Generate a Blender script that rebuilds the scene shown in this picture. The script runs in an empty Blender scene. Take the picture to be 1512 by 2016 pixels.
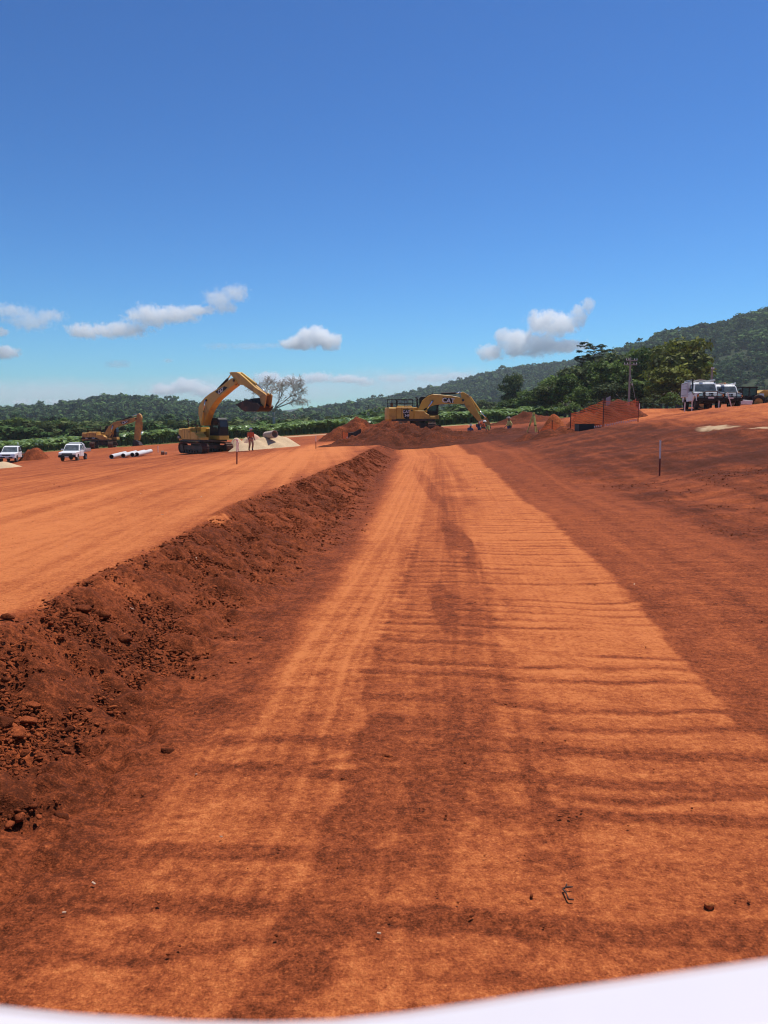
import bpy, math, random
import numpy as np
from mathutils import Vector, Matrix
random.seed(7)
RNG = np.random.default_rng(11)
SC = bpy.context.scene
COL = SC.collection
R = math.radians

# ------------------------------------------------------------------ camera
EYE = 2.0
PITCH = 6.63
F = 1514.0            # focal length in photo pixels (1512 x 2016)
cd = bpy.data.cameras.new('camera'); cam = bpy.data.objects.new('camera', cd); COL.objects.link(cam)
cam.location = (0, 0, EYE); cam.rotation_euler = (R(90 - PITCH), 0, 0)
cd.sensor_width = 36; cd.lens = 36 * F / 2016
cd.clip_start = 0.02; cd.clip_end = 40000
cd.dof.use_dof = True; cd.dof.focus_distance = 14; cd.dof.aperture_fstop = 8.5
SC.camera = cam

# ------------------------------------------------------------------ sky, sun, exposure
SUN = Vector((0.24, 0.30, 1.0)).normalized()
world = bpy.data.worlds.new('World'); SC.world = world; world.use_nodes = True
wn = world.node_tree.nodes; wl = world.node_tree.links; wn.clear()
sky = wn.new('ShaderNodeTexSky'); sky.sky_type = 'NISHITA'; sky.sun_disc = False
sky.sun_elevation = math.asin(SUN.z); sky.sun_rotation = math.atan2(SUN.x, SUN.y)
sky.altitude = 800; sky.air_density = 1.1; sky.dust_density = 0.4; sky.ozone_density = 3.0
bg = wn.new('ShaderNodeBackground'); bg.inputs[1].default_value = 0.067
wo = wn.new('ShaderNodeOutputWorld')
gam = wn.new('ShaderNodeGamma'); gam.inputs[1].default_value = 1.6
tint = wn.new('ShaderNodeMix'); tint.data_type = 'RGBA'; tint.blend_type = 'MULTIPLY'; tint.inputs[0].default_value = 1.0; tint.inputs[7].default_value = (0.205, 0.405, 0.510, 1)
wl.new(sky.outputs[0], gam.inputs[0]); wl.new(gam.outputs[0], tint.inputs[6]); wl.new(tint.outputs[2], bg.inputs[0]); wl.new(bg.outputs[0], wo.inputs[0])
sd = bpy.data.lights.new('sun', 'SUN'); so = bpy.data.objects.new('sun', sd); COL.objects.link(so)
sd.energy = 4.8; sd.angle = R(0.53); sd.color = (1.0, 0.95, 0.88)
so.rotation_euler = SUN.to_track_quat('Z', 'Y').to_euler(); so.location = (40, 50, 200)
SC.view_settings.view_transform = 'Standard'; SC.view_settings.look = 'None'
SC.view_settings.exposure = 0.22; SC.view_settings.gamma = 1.0
SC.cycles.pixel_filter_type = 'BLACKMAN_HARRIS'; SC.cycles.filter_width = 1.15
SC.cycles.volume_bounces = 24; SC.cycles.transparent_max_bounces = 24; SC.cycles.max_bounces = 24; SC.cycles.diffuse_bounces = 4
SC.cycles.volume_step_rate = 1.0; SC.cycles.volume_max_steps = 256

# ------------------------------------------------------------------ helpers
def at(u, v, y):
    """the place seen at photo pixel (u, v) when it stands y metres ahead"""
    c, s = math.cos(R(PITCH)), math.sin(R(PITCH))
    a, b = (u - 756) / F, (1008 - v) / F
    d = Vector((a, c + b * s, -s + b * c))
    return Vector((d.x / d.y * y, y, EYE + d.z / d.y * y))

def onto(u, v, z=0.0):
    c, s = math.cos(R(PITCH)), math.sin(R(PITCH))
    a, b = (u - 756) / F, (1008 - v) / F
    dy, dz = c + b * s, -s + b * c
    k = (z - EYE) / dz
    return a * k, dy * k

def sst(a, b, x):
    t = np.clip((x - a) / (b - a), 0, 1); return t * t * (3 - 2 * t)

def hash2(ix, iy, seed):
    h = (ix.astype(np.int64) * 374761393 + iy.astype(np.int64) * 668265263 + seed * 974634777) & 0xFFFFFFFF
    h = ((h ^ (h >> 13)) * 1274126177) & 0xFFFFFFFF
    h = h ^ (h >> 16)
    return (h & 0xFFFFFF) / float(0xFFFFFF)

def vnoise(x, y, seed=0):
    x0 = np.floor(x); y0 = np.floor(y); fx = x - x0; fy = y - y0
    fx = fx * fx * fx * (fx * (fx * 6 - 15) + 10); fy = fy * fy * fy * (fy * (fy * 6 - 15) + 10)
    a = hash2(x0, y0, seed); b = hash2(x0 + 1, y0, seed); c = hash2(x0, y0 + 1, seed); d = hash2(x0 + 1, y0 + 1, seed)
    return (a + (b - a) * fx) * (1 - fy) + (c + (d - c) * fx) * fy     # 0..1

def fbm(x, y, seed=0, octv=4, gain=0.5):
    x = np.asarray(x, float); y = np.asarray(y, float)
    s = np.zeros(np.broadcast(x, y).shape); a = 1.0; t = 0.0
    for o in range(octv):
        ca, sa = math.cos(o * 1.1), math.sin(o * 1.1)
        s = s + a * (vnoise((x * ca - y * sa) * 2 ** o + 17.3 * o, (x * sa + y * ca) * 2 ** o - 9.1 * o, seed + o) * 2 - 1); t += a; a *= gain
    return s / t                                                       # -1..1

def mesh_np(name, verts, faces, mat=None, smooth=False):
    """faces: (n, k) int array"""
    me = bpy.data.meshes.new(name)
    verts = np.ascontiguousarray(verts, np.float32); faces = np.ascontiguousarray(faces, np.int32)
    n, k = faces.shape
    me.vertices.add(len(verts)); me.vertices.foreach_set('co', verts.ravel())
    me.loops.add(n * k); me.loops.foreach_set('vertex_index', faces.ravel())
    me.polygons.add(n); me.polygons.foreach_set('loop_start', np.arange(0, n * k, k, dtype=np.int32))
    me.polygons.foreach_set('loop_total', np.full(n, k, np.int32))
    if smooth: me.polygons.foreach_set('use_smooth', np.ones(n, bool))
    me.update(calc_edges=True); me.validate()
    if mat: me.materials.append(mat)
    return me

def put(name, me, parent=None, loc=(0, 0, 0), rot=None, scale=None):
    o = bpy.data.objects.new(name, me); COL.objects.link(o)
    o.location = loc
    if rot is not None: o.rotation_euler = rot
    if scale is not None: o.scale = scale if hasattr(scale, '__len__') else (scale,) * 3
    if parent is not None: o.parent = parent
    return o

def tag(o, label=None, cat=None, group=None, kind=None):
    if label: o['label'] = label
    if cat: o['category'] = cat
    if group: o['group'] = group
    if kind: o['kind'] = kind
    return o

def thing(name, label, cat, loc=(0, 0, 0), rz=0.0, group=None):
    o = bpy.data.objects.new(name, None); COL.objects.link(o)
    o.location = loc; o.rotation_euler = (0, 0, rz)
    return tag(o, label, cat, group)

class MB:
    """collects simple solids into one mesh"""
    def __init__(s): s.v = []; s.f = []; s.m = []; s.mi = 0
    def add(s, vs, fs):
        b = len(s.v); s.v += [tuple(p) for p in vs]; s.f += [tuple(b + i for i in f) for f in fs]; s.m += [s.mi] * len(fs)
        return s
    def box(s, c, d, M=None, taper=1.0):
        x, y, z = d[0] / 2, d[1] / 2, d[2] / 2
        ps = [Vector((sx * x * (taper if sz > 0 else 1), sy * y * (taper if sz > 0 else 1), sz * z)) for sz in (-1, 1) for sx, sy in ((-1, -1), (1, -1), (1, 1), (-1, 1))]
        if M is not None: ps = [M @ p for p in ps]
        c = Vector(c); ps = [p + c for p in ps]
        return s.add(ps, [(3, 2, 1, 0), (4, 5, 6, 7), (0, 1, 5, 4), (1, 2, 6, 5), (2, 3, 7, 6), (3, 0, 4, 7)])
    def cyl(s, p0, p1, r0, r1=None, n=10, cap=True):
        r1 = r0 if r1 is None else r1
        p0, p1 = Vector(p0), Vector(p1); d = (p1 - p0).normalized()
        a = d.orthogonal().normalized(); b = d.cross(a)
        vs = []
        for p, r in ((p0, r0), (p1, r1)):
            vs += [p + (a * math.cos(2 * math.pi * i / n) + b * math.sin(2 * math.pi * i / n)) * r for i in range(n)]
        fs = [(i, (i + 1) % n, n + (i + 1) % n, n + i) for i in range(n)]
        if cap: fs += [tuple(range(n - 1, -1, -1)), tuple(range(n, 2 * n))]
        return s.add(vs, fs)
    def tube(s, pts, r, n=6):
        for i in range(len(pts) - 1):
            rr = r if not hasattr(r, '__len__') else r[i]
            r2 = r if not hasattr(r, '__len__') else r[i + 1]
            s.cyl(pts[i], pts[i + 1], rr, r2, n)
        return s
    def prism(s, poly, y0, y1, axis='y', inset=0.0):
        """poly: (a, b) points; extruded along axis from y0 to y1; inset bevels the two side faces"""
        def P(a, b, t):
            return (a, t, b) if axis == 'y' else ((t, a, b) if axis == 'x' else (a, b, t))
        n = len(poly)
        if inset <= 0:
            vs = [P(a, b, y0) for a, b in poly] + [P(a, b, y1) for a, b in poly]
            fs = [(i, (i + 1) % n, n + (i + 1) % n, n + i) for i in range(n)] + [tuple(range(n - 1, -1, -1)), tuple(range(n, 2 * n))]
            return s.add(vs, fs)
        cx = sum(p[0] for p in poly) / n; cy = sum(p[1] for p in poly) / n
        def shr(p):
            dx, dy = p[0] - cx, p[1] - cy; L = math.hypot(dx, dy) + 1e-9; k = max(0, (L - inset) / L)
            return (cx + dx * k, cy + dy * k)
        q = [shr(p) for p in poly]; sg = inset if y1 > y0 else -inset
        rings = [[P(a, b, y0) for a, b in q], [P(a, b, y0 + sg) for a, b in poly], [P(a, b, y1 - sg) for a, b in poly], [P(a, b, y1) for a, b in q]]
        vs = sum(rings, []); fs = []
        for k in range(3):
            fs += [(k * n + i, k * n + (i + 1) % n, (k + 1) * n + (i + 1) % n, (k + 1) * n + i) for i in range(n)]
        fs += [tuple(range(n - 1, -1, -1)), tuple(range(3 * n, 4 * n))]
        return s.add(vs, fs)
    def loft(s, rings, close=True, caps=True):
        n = len(rings[0]); vs = sum([list(r) for r in rings], []); fs = []
        for k in range(len(rings) - 1):
            for i in range(n if close else n - 1):
                fs.append((k * n + i, k * n + (i + 1) % n, (k + 1) * n + (i + 1) % n, (k + 1) * n + i))
        if caps: fs += [tuple(range(n - 1, -1, -1)), tuple(range((len(rings) - 1) * n, len(rings) * n))]
        return s.add(vs, fs)
    def ball(s, c, r, n=8, m=6):
        r = r if hasattr(r, '__len__') else (r, r, r)
        rings = []
        for j in range(1, m):
            t = math.pi * j / m
            rings.append([(c[0] + r[0] * math.sin(t) * math.cos(2 * math.pi * i / n), c[1] + r[1] * math.sin(t) * math.sin(2 * math.pi * i / n), c[2] - r[2] * math.cos(t)) for i in range(n)])
        return s.loft(rings)
    def mesh(s, name, mats, smooth=False, bevel=0.0):
        import bmesh
        me = bpy.data.meshes.new(name)
        me.from_pydata(s.v, [], s.f)
        for m in (mats if isinstance(mats, (list, tuple)) else [mats]): me.materials.append(m)
        for p, i in zip(me.polygons, s.m): p.material_index = i
        bm = bmesh.new(); bm.from_mesh(me)
        bmesh.ops.recalc_face_normals(bm, faces=bm.faces)
        if bevel > 0:
            ed = [e for e in bm.edges if len(e.link_faces) == 2 and e.calc_face_angle(0) > 0.5]
            bmesh.ops.bevel(bm, geom=ed, offset=bevel, segments=2, affect='EDGES', clamp_overlap=True)
        bm.to_mesh(me); bm.free()
        if smooth:
            for p in me.polygons: p.use_smooth = True
        return me
    def build(s, name, mats, parent=None, loc=(0, 0, 0), rot=None, smooth=False, bevel=0.0):
        return put(name, s.mesh(name, mats, smooth, bevel), parent, loc, rot)

def children(o): return [c for c in COL.objects if c.parent is o]
KIDS = {}
def copy_tree(o, parent=None):
    c = o.copy(); COL.objects.link(c)
    if parent is not None: c.parent = parent
    for ch in list(o.children): copy_tree(ch, c)
    return c

# ------------------------------------------------------------------ materials
MATS = {}
def mat(name, col, rough=0.6, metal=0.0, var=0.12, scale=4.0, bump=0.0, dirt=None, dirt_amt=0.0, spec=0.5):
    """plain surface with uneven tone and, optionally, earth-coloured dirt in patches"""
    if name in MATS: return MATS[name]
    m = bpy.data.materials.new(name); m.use_nodes = True; MATS[name] = m
    nt = m.node_tree; N = nt.nodes; L = nt.links; p = N['Principled BSDF']
    p.inputs['Roughness'].default_value = rough; p.inputs['Metallic'].default_value = metal
    p.inputs['Specular IOR Level'].default_value = spec
    tc = N.new('ShaderNodeTexCoord'); nz = N.new('ShaderNodeTexNoise'); nz.inputs['Scale'].default_value = scale; nz.inputs['Detail'].default_value = 6
    L.new(tc.outputs['Object'], nz.inputs['Vector'])
    rp = N.new('ShaderNodeValToRGB'); L.new(nz.outputs['Fac'], rp.inputs[0])
    rp.color_ramp.elements[0].position = 0.3; rp.color_ramp.elements[1].position = 0.7
    rp.color_ramp.elements[0].color = tuple(c * (1 - var) for c in col[:3]) + (1,)
    rp.color_ramp.elements[1].color = tuple(min(1, c * (1 + var)) for c in col[:3]) + (1,)
    out = rp.outputs[0]
    if dirt is not None:
        n2 = N.new('ShaderNodeTexNoise'); n2.inputs['Scale'].default_value = scale * 0.6; n2.inputs['Detail'].default_value = 8; n2.inputs['Roughness'].default_value = 0.65
        L.new(tc.outputs['Object'], n2.inputs['Vector'])
        r2 = N.new('ShaderNodeValToRGB'); L.new(n2.outputs['Fac'], r2.inputs[0])
        r2.color_ramp.elements[0].position = 0.62 - 0.35 * dirt_amt; r2.color_ramp.elements[1].position = 0.78 - 0.2 * dirt_amt
        mx = N.new('ShaderNodeMix'); mx.data_type = 'RGBA'
        L.new(r2.outputs[0], mx.inputs[0]); L.new(out, mx.inputs[6]); mx.inputs[7].default_value = tuple(dirt[:3]) + (1,)
        out = mx.outputs[2]
    L.new(out, p.inputs['Base Color'])
    if bump > 0:
        b = N.new('ShaderNodeBump'); b.inputs['Strength'].default_value = bump; b.inputs['Distance'].default_value = 0.05
        n3 = N.new('ShaderNodeTexNoise'); n3.inputs['Scale'].default_value = scale * 6; n3.inputs['Detail'].default_value = 6
        L.new(tc.outputs['Object'], n3.inputs['Vector']); L.new(n3.outputs['Fac'], b.inputs['Height']); L.new(b.outputs[0], p.inputs['Normal'])
    return m

SOIL_D = (0.100, 0.0220, 0.0066); SOIL_M = (0.245, 0.0550, 0.0170); SOIL_L = (0.53, 0.166, 0.051)

def soil_material(name, ramp, noise_scale=(3.0, 22.0), bump=0.6, attr=True, amt=0.75, base=0.4):
    """earth: 'tone' says how dry and trodden it is; fine noise breaks it up"""
    m = bpy.data.materials.new(name); m.use_nodes = True; MATS[name] = m
    nt = m.node_tree; N = nt.nodes; L = nt.links; p = N['Principled BSDF']
    p.inputs['Roughness'].default_value = 0.95; p.inputs['Specular IOR Level'].default_value = 0.12
    tc = N.new('ShaderNodeTexCoord')
    def noise(sc, det=5, ro=0.6):
        n = N.new('ShaderNodeTexNoise'); n.inputs['Scale'].default_value = sc; n.inputs['Detail'].default_value = det; n.inputs['Roughness'].default_value = ro
        L.new(tc.outputs['Object'], n.inputs['Vector']); return n
    def math_(op, a, b):
        x = N.new('ShaderNodeMath'); x.operation = op
        for i, q in enumerate((a, b)):
            if isinstance(q, (int, float)): x.inputs[i].default_value = q
            else: L.new(q, x.inputs[i])
        return x.outputs[0]
    n1, n2 = noise(noise_scale[0], 6), noise(noise_scale[1], 4, 0.7)
    s = math_('ADD', math_('MULTIPLY', math_('SUBTRACT', n1.outputs['Fac'], 0.5), amt * .55), math_('MULTIPLY', math_('SUBTRACT', n2.outputs['Fac'], 0.5), amt * 1.35))
    # pale grit and flecks
    n3 = noise(noise_scale[1] * 2.6, 2, .5); fl = N.new('ShaderNodeMapRange'); fl.inputs[1].default_value = .60; fl.inputs[2].default_value = .72; fl.inputs[4].default_value = .22
    L.new(n3.outputs['Fac'], fl.inputs[0]); s = math_('ADD', s, fl.outputs[0])
    st = N.new('ShaderNodeVectorMath'); st.operation = 'MULTIPLY'; L.new(tc.outputs['Object'], st.inputs[0]); st.inputs[1].default_value = (1, 3.6, 1)
    n4 = N.new('ShaderNodeTexNoise'); n4.inputs['Scale'].default_value = noise_scale[1] * .42; n4.inputs['Detail'].default_value = 5; n4.inputs['Roughness'].default_value = .75; L.new(st.outputs[0], n4.inputs['Vector'])
    s = math_('ADD', s, math_('MULTIPLY', math_('SUBTRACT', n4.outputs['Fac'], 0.5), amt * .50))
    s = math_('ADD', s, math_('MULTIPLY', math_('SUBTRACT', noise(noise_scale[1] * 4.2, 3, .6).outputs['Fac'], 0.5), amt * 1.1))
    if attr:
        a = N.new('ShaderNodeAttribute'); a.attribute_name = 'tone'; t = a.outputs['Fac']
    else:
        t = base
    v = math_('ADD', t, s)
    rp = N.new('ShaderNodeValToRGB'); L.new(v, rp.inputs[0]); cr = rp.color_ramp
    cr.elements[0].position = ramp[0][0]; cr.elements[0].color = tuple(ramp[0][1]) + (1,)
    cr.elements[1].position = ramp[-1][0]; cr.elements[1].color = tuple(ramp[-1][1]) + (1,)
    for pos, c in ramp[1:-1]:
        e = cr.elements.new(pos); e.color = tuple(c) + (1,)
    out = rp.outputs[0]
    if attr:
        for an, c1, c2 in (('grass', (0.055, 0.085, 0.018), (0.20, 0.19, 0.062)), ('pale', (0.40, 0.26, 0.14), (0.58, 0.43, 0.27))):
            g = N.new('ShaderNodeAttribute'); g.attribute_name = an
            ng = noise(0.9 if an == 'grass' else 3, 6)
            gr = N.new('ShaderNodeValToRGB'); L.new(ng.outputs['Fac'], gr.inputs[0])
            gr.color_ramp.elements[0].color = c1 + (1,); gr.color_ramp.elements[1].color = c2 + (1,)
            gr.color_ramp.elements[0].position = 0.3; gr.color_ramp.elements[1].position = 0.7
            mx = N.new('ShaderNodeMix'); mx.data_type = 'RGBA'
            L.new(g.outputs['Fac'], mx.inputs[0]); L.new(out, mx.inputs[6]); L.new(gr.outputs[0], mx.inputs[7]); out = mx.outputs[2]
    L.new(out, p.inputs['Base Color'])
    b = N.new('ShaderNodeBump'); b.inputs['Strength'].default_value = bump; b.inputs['Distance'].default_value = 0.03
    hh = math_('ADD', math_('ADD', n2.outputs['Fac'], n4.outputs['Fac']), math_('MULTIPLY', noise(noise_scale[1] * 3.5, 3, 0.6).outputs['Fac'], 0.6))
    L.new(hh, b.inputs['Height']); L.new(b.outputs[0], p.inputs['Normal'])
    return m

RAMP = [(0.0, (0.058, 0.0140, 0.0048)), (0.28, SOIL_D), (0.55, SOIL_M), (0.80, (0.40, 0.106, 0.031)), (1.02, SOIL_L)]
M_GROUND = soil_material('red_earth', RAMP)
M_HEAP = soil_material('heaped_red_earth', RAMP, (0.9, 7.0), 0.9, True, 0.8)

# ------------------------------------------------------------------ the lie of the land
def rbf_fit(P, Z, lam=0.02):
    P = np.array(P, float); n = len(P)
    d = np.hypot(P[:, None, 0] - P[None, :, 0], P[:, None, 1] - P[None, :, 1])
    K = d + lam * np.eye(n)
    A = np.zeros((n + 3, n + 3)); A[:n, :n] = K; A[:n, n] = 1; A[:n, n + 1:n + 3] = P; A[n:, :n] = A[:n, n:].T
    w = np.linalg.solve(A, np.concatenate([np.array(Z, float), np.zeros(3)]))
    def f(x, y):
        z = w[n] + w[n + 1] * x + w[n + 2] * y
        for i in range(n): z = z + w[i] * np.hypot(x - P[i, 0], y - P[i, 1])
        return z
    return f

_c = [(8.8, 24.5, .30), (11, 21, .62), (14.9, 35, 1.6), (16.5, 50, 2.07), (20.6, 62, 3.1), (24, 48, 3.27), (12.7, 45, 1.70), (10, 50, 1.05), (11.6, 60, 1.29),
      (6.6, 12.6, .06), (7.3, 32, .50), (5.5, 46, .10), (5, 8, 0), (4, 4, 0), (5.2, 20, 0.0), (5.4, 34, .08), (0, 3, 0), (0, 12, 0), (2, 25, 0), (3, 45, .05), (3, 52, .2),
      (-1, 8, 0), (-1, 20, 0), (0, 38, 0), (12, 9, .25), (20, 20, 1.3), (32, 40, 3.5), (30, 62, 3.3), (14, 72, 1.6), (2, 72, 1.2), (6, 66, 1.2), (24, 90, 3.0), (16, 34, 1.75),
      (8, 4, .02), (10, 15, .25), (0, 90, 1.0), (10, 95, 1.4), (-3, 66, 0.4), (22.5, 57, 2.75), (20, 50, 2.75), (22, 46, 2.95), (29, 56, 3.4)]
_rs = rbf_fit([(a, b) for a, b, _ in _c], [c for _, _, c in _c])

_e = [onto(u, v, .52) for u, v in ((0, 1240), (250, 1112), (360, 1060), (480, 987), (600, 943), (700, 903), (755, 887))]
EDGE_Y = np.array([0.0, 2.5] + [q[1] for q in _e[:5]] + [31, 40, 52.7, 60]); EDGE_X = np.array([-3.4, -2.95] + [q[0] for q in _e[:5]] + [-1.3, -.95, -.35, 0.0])
_t = [onto(u, v, 0) for u, v in ((0, 1640), (120, 1560), (290, 1330), (400, 1230), (560, 1100), (680, 985), (745, 912), (772, 890))]
TOE_Y = np.array([0.0] + [q[1] for q in _t] + [60]); TOE_X = np.array([-3.0] + [q[0] for q in _t] + [0.9])

def ground_z(x, y, fine=True):
    x = np.asarray(x, float); y = np.asarray(y, float)
    pl = .65 + .0734 * (x + 2.5) - .0057 * (y - 13)
    pl = pl - .13 * (1 - sst(1.0, 9.0, np.interp(y, EDGE_Y, EDGE_X) - x))
    fl = 1.0 + .0645 * np.clip(x, -70, 45)
    rs = _rs(x, y); k = (1 - sst(34, 52, y)) * (1 - sst(4.2, 6.5, x)); rs = rs * (1 - k) + np.clip(rs, -.06, .12) * k
    e = np.interp(y, EDGE_Y, EDGE_X); t = np.interp(y, TOE_Y, TOE_X)
    wob = fbm(x * .7, y * .7, 5, 3) * .16 + fbm(x * 3, y * 3, 6, 2) * .05
    s = np.clip((x + wob * np.clip(y / 12, .6, 2.0) - e) / ((t - e) * (1.0 + .5 * sst(4, 10, y))), 0, 1)
    s = 1 - (1 - s) ** 1.45
    z = pl * (1 - s) + rs * s
    ms = sst(.5, 3.0, x - np.interp(y, B_RR[0], B_RR[1]) - .8) * (1 - sst(42, 58, y))
    z = z + ms * (.20 * fbm(x * .28 + 4, y * .3, 95, 4) + .05 * fbm(x * 1.3, y * 1.6 - x, 96, 3))
    far = sst(78, 108, y)
    z = z * (1 - far) + fl * far
    far2 = sst(160, 320, y)
    return z * (1 - far2) + np.where(x < 0, -1.0, 1.0 + 0 * x) * far2

def gz(x, y): return float(ground_z(np.array([x]), np.array([y]))[0])

# strips of trodden, dried earth (world x of each border, by distance)
def border(pts):
    q = sorted([onto(u, v, 0) for u, v in pts], key=lambda p: p[1])
    return np.array([p[1] for p in q]), np.array([p[0] for p in q])
B_LL = border([(20, 1990), (150, 1800), (330, 1560), (430, 1440), (490, 1390), (590, 1250), (660, 1160), (720, 1060), (755, 980), (790, 900)])
B_LR = border([(430, 1990), (560, 1760), (650, 1600), (715, 1400), (735, 1300), (785, 1180), (825, 1060), (842, 980), (850, 900)])
B_RL = border([(640, 1990), (850, 1700), (930, 1560), (985, 1420), (1000, 1300), (985, 1180), (950, 1090), (918, 1000), (890, 930), (868, 900)])
B_RR = border([(2100, 1990), (1760, 1700), (1512, 1470), (1400, 1365), (1330, 1280), (1265, 1200), (1180, 1110), (1090, 1030), (1000, 960), (940, 905)])
def bx(B, y): return np.interp(y, B[0], B[1])

def blob(x, y, u, v, ru, rv, z=0, seed=0):
    """a patch centred at photo place (u, v) with half-sizes ru, rv there"""
    cx, cy = onto(u, v, z); rx = abs(onto(u + ru, v, z)[0] - cx); ry = abs(onto(u, v - rv, z)[1] - onto(u, v + rv, z)[1]) / 2
    d = np.hypot((x - cx) / rx, (y - cy) / ry) + 0.55 * fbm(x / rx * 1.3, y / ry * 1.3, 31 + seed, 5, .65)
    return (1 - sst(.72, 1.05, d)) * (.75 + .5 * vnoise(x * 14, y * 14, 33))

def ground_tone(x, y):
    ed = np.interp(y, EDGE_Y, EDGE_X); to = np.interp(y, TOE_Y, TOE_X)
    n1 = fbm(x * .9, y * .5, 41, 4); n2 = fbm(x * 5, y * 3, 42, 3); n3 = fbm(x * .25, y * .12, 43, 3)
    soft = np.clip(.05 + y * .012, .08, .4)
    jag = .10 * n2 + .10 * n1
    inL = sst(-soft, soft, x - bx(B_LL, y) + jag) * (1 - sst(-soft * .5, soft * .5, x - bx(B_LR, y) + jag * .8))
    inR = sst(-soft * 1.3, soft * 1.3, x - bx(B_RL, y) + jag * 1.5) * (1 - sst(-soft * .35, soft * .35, x - bx(B_RR, y) + jag * .8))
    ctr = sst(-.1, .1, x - bx(B_LR, y)) * (1 - sst(-.1, .1, x - bx(B_RL, y)))
    # roads: base
    T = .50 + .07 * n1 + .05 * n3
    T = T + .38 * inL + .36 * inR + .17 * ctr
    # right of the trodden strip: damp earth
    rt = sst(-.1, .25, x - bx(B_RR, y) + jag)
    T = T - rt * (.01 + .05 * n3 + .08 * n1)
    # the road surface near the lens is scuffed and darker
    near = 1 - sst(3.0, 6.0, y)
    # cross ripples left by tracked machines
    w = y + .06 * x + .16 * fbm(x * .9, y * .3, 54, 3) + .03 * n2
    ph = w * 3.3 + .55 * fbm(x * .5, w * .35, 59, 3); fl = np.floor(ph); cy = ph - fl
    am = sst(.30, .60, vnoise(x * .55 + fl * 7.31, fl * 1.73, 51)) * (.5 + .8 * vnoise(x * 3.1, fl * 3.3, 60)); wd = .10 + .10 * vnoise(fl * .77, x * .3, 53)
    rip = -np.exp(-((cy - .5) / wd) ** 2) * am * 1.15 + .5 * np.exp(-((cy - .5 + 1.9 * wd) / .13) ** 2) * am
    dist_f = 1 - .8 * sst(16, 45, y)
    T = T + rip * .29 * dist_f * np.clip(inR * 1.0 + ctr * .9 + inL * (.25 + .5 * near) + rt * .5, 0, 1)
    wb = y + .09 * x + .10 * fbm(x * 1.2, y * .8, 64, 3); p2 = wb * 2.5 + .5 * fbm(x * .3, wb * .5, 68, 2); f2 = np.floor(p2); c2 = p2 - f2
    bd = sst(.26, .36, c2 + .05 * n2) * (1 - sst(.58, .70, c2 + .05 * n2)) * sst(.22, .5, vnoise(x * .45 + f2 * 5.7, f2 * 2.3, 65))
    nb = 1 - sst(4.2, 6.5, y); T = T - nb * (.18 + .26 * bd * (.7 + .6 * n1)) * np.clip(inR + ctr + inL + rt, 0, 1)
    T = T + .11 * (vnoise(x * 4 + 5, y * 11, 56) - .5 + .8 * (vnoise(x * 11, y * 30, 57) - .5)) * (1 - .7 * sst(10, 30, y))
    T = T - near * .12 * (fbm(x * 1.1, y * 1.8, 58, 4) + .1)
    # wheel lines along the road
    xr = x - bx(B_LR, y)
    ln = vnoise(xr * 22, y * .18, 61) - .5 + .6 * (vnoise(xr * 9, y * .1, 62) - .5)
    T = T + ln * (.20 * inL + .16 * ctr + .08 * inR) * sst(2.0, 4.0, y)
    for off in (-.36, -.27, -.12):        # narrow tyre prints
        c = np.exp(-((xr - off * 1.3 - .02 * np.sin(y * .7)) / .022) ** 2) * (1 - sst(9, 16, y))
        T = T - .09 * c * (.5 + vnoise(y * 6, x, 63))
    comb = np.exp(-((xr + .03) / .10) ** 2) * (1 - sst(10, 17, y)) * sst(4.5, 6, y); T = T - .22 * comb * sst(.1, .6, np.sin(y * 2 * np.pi / (.11 + .006 * y) + 6 * xr) * .5 + .5) * (.4 + vnoise(y * 1.5, x * 0, 66))
    for off in (.42, .60, 1.05, 1.22):        # ruts in the middle lane
        T = T - .11 * np.exp(-((xr - off - .05 * np.sin(y * .35 + off)) / (.035 + .004 * y)) ** 2) * sst(.3, .6, vnoise(y * .45, xr * 0 + off * 9, 67)) * (1 - sst(20, 40, y))
    # toe of the bank, dark crumbs
    toe = sst(-.2, .25, x - to) * (1 - sst(-.35, .10, x - bx(B_LL, y) + jag * 1.5))
    T = T - toe * (.08 + .17 * n1 + .12 * n2)
    bank = sst(-.12, .10, x - ed + .14 * n1 + .06 * n2) * (1 - sst(-.05, .3, x - to + .1 * n1))
    T = T * (1 - bank) + bank * (.37 + .15 * n1 + .12 * n2)
    for (u, v, ru, rv, d) in ((902, 1066, 30, 52, .36), (872, 1190, 24, 54, .26), (945, 1520, 20, 100, .26), (1072, 1580, 26, 95, .30), (838, 950, 14, 40, .2), (1085, 1690, 60, 26, .16),
                              (355, 1700, 30, 14, .2), (265, 1805, 40, 20, .2), (1250, 1110, 40, 30, .10), (1300, 1190, 60, 40, .12), (720, 1500, 22, 110, .12), (690, 1590, 30, 50, .08), (1060, 1830, 110, 50, .14),
                              (900, 1210, 50, 40, .12), (800, 1090, 20, 60, .12), (1000, 1450, 60, 50, .08)):
        T = T - .72 * d * blob(x, y, u, v, ru, rv)
    for (u, v, ru, rv, d) in ((900, 1092, 20, 8, .25), (50, 1290, 70, 40, .22), (40, 1480, 60, 30, .2), (240, 1240, 50, 14, .12), (430, 1085, 26, 12, .4)):
        T = T + d * blob(x, y, u, v, ru, rv)
    onroad = np.clip(inL + ctr + inR + rt, 0, 1); T = T + onroad * (np.maximum(T, .45 + .06 * n2) - T)
    # the flat above the bank: pale beaten lane beside the edge
    pl = 1 - sst(-.25, .02, x - ed + .14 * n1 + .06 * n2)
    dl = ed - x
    lane = np.exp(-((dl - (1.9 + .02 * y)) / (1.5 + .012 * y)) ** 2) + .55 * np.exp(-((dl - 5.5) / 1.6) ** 2)
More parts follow.
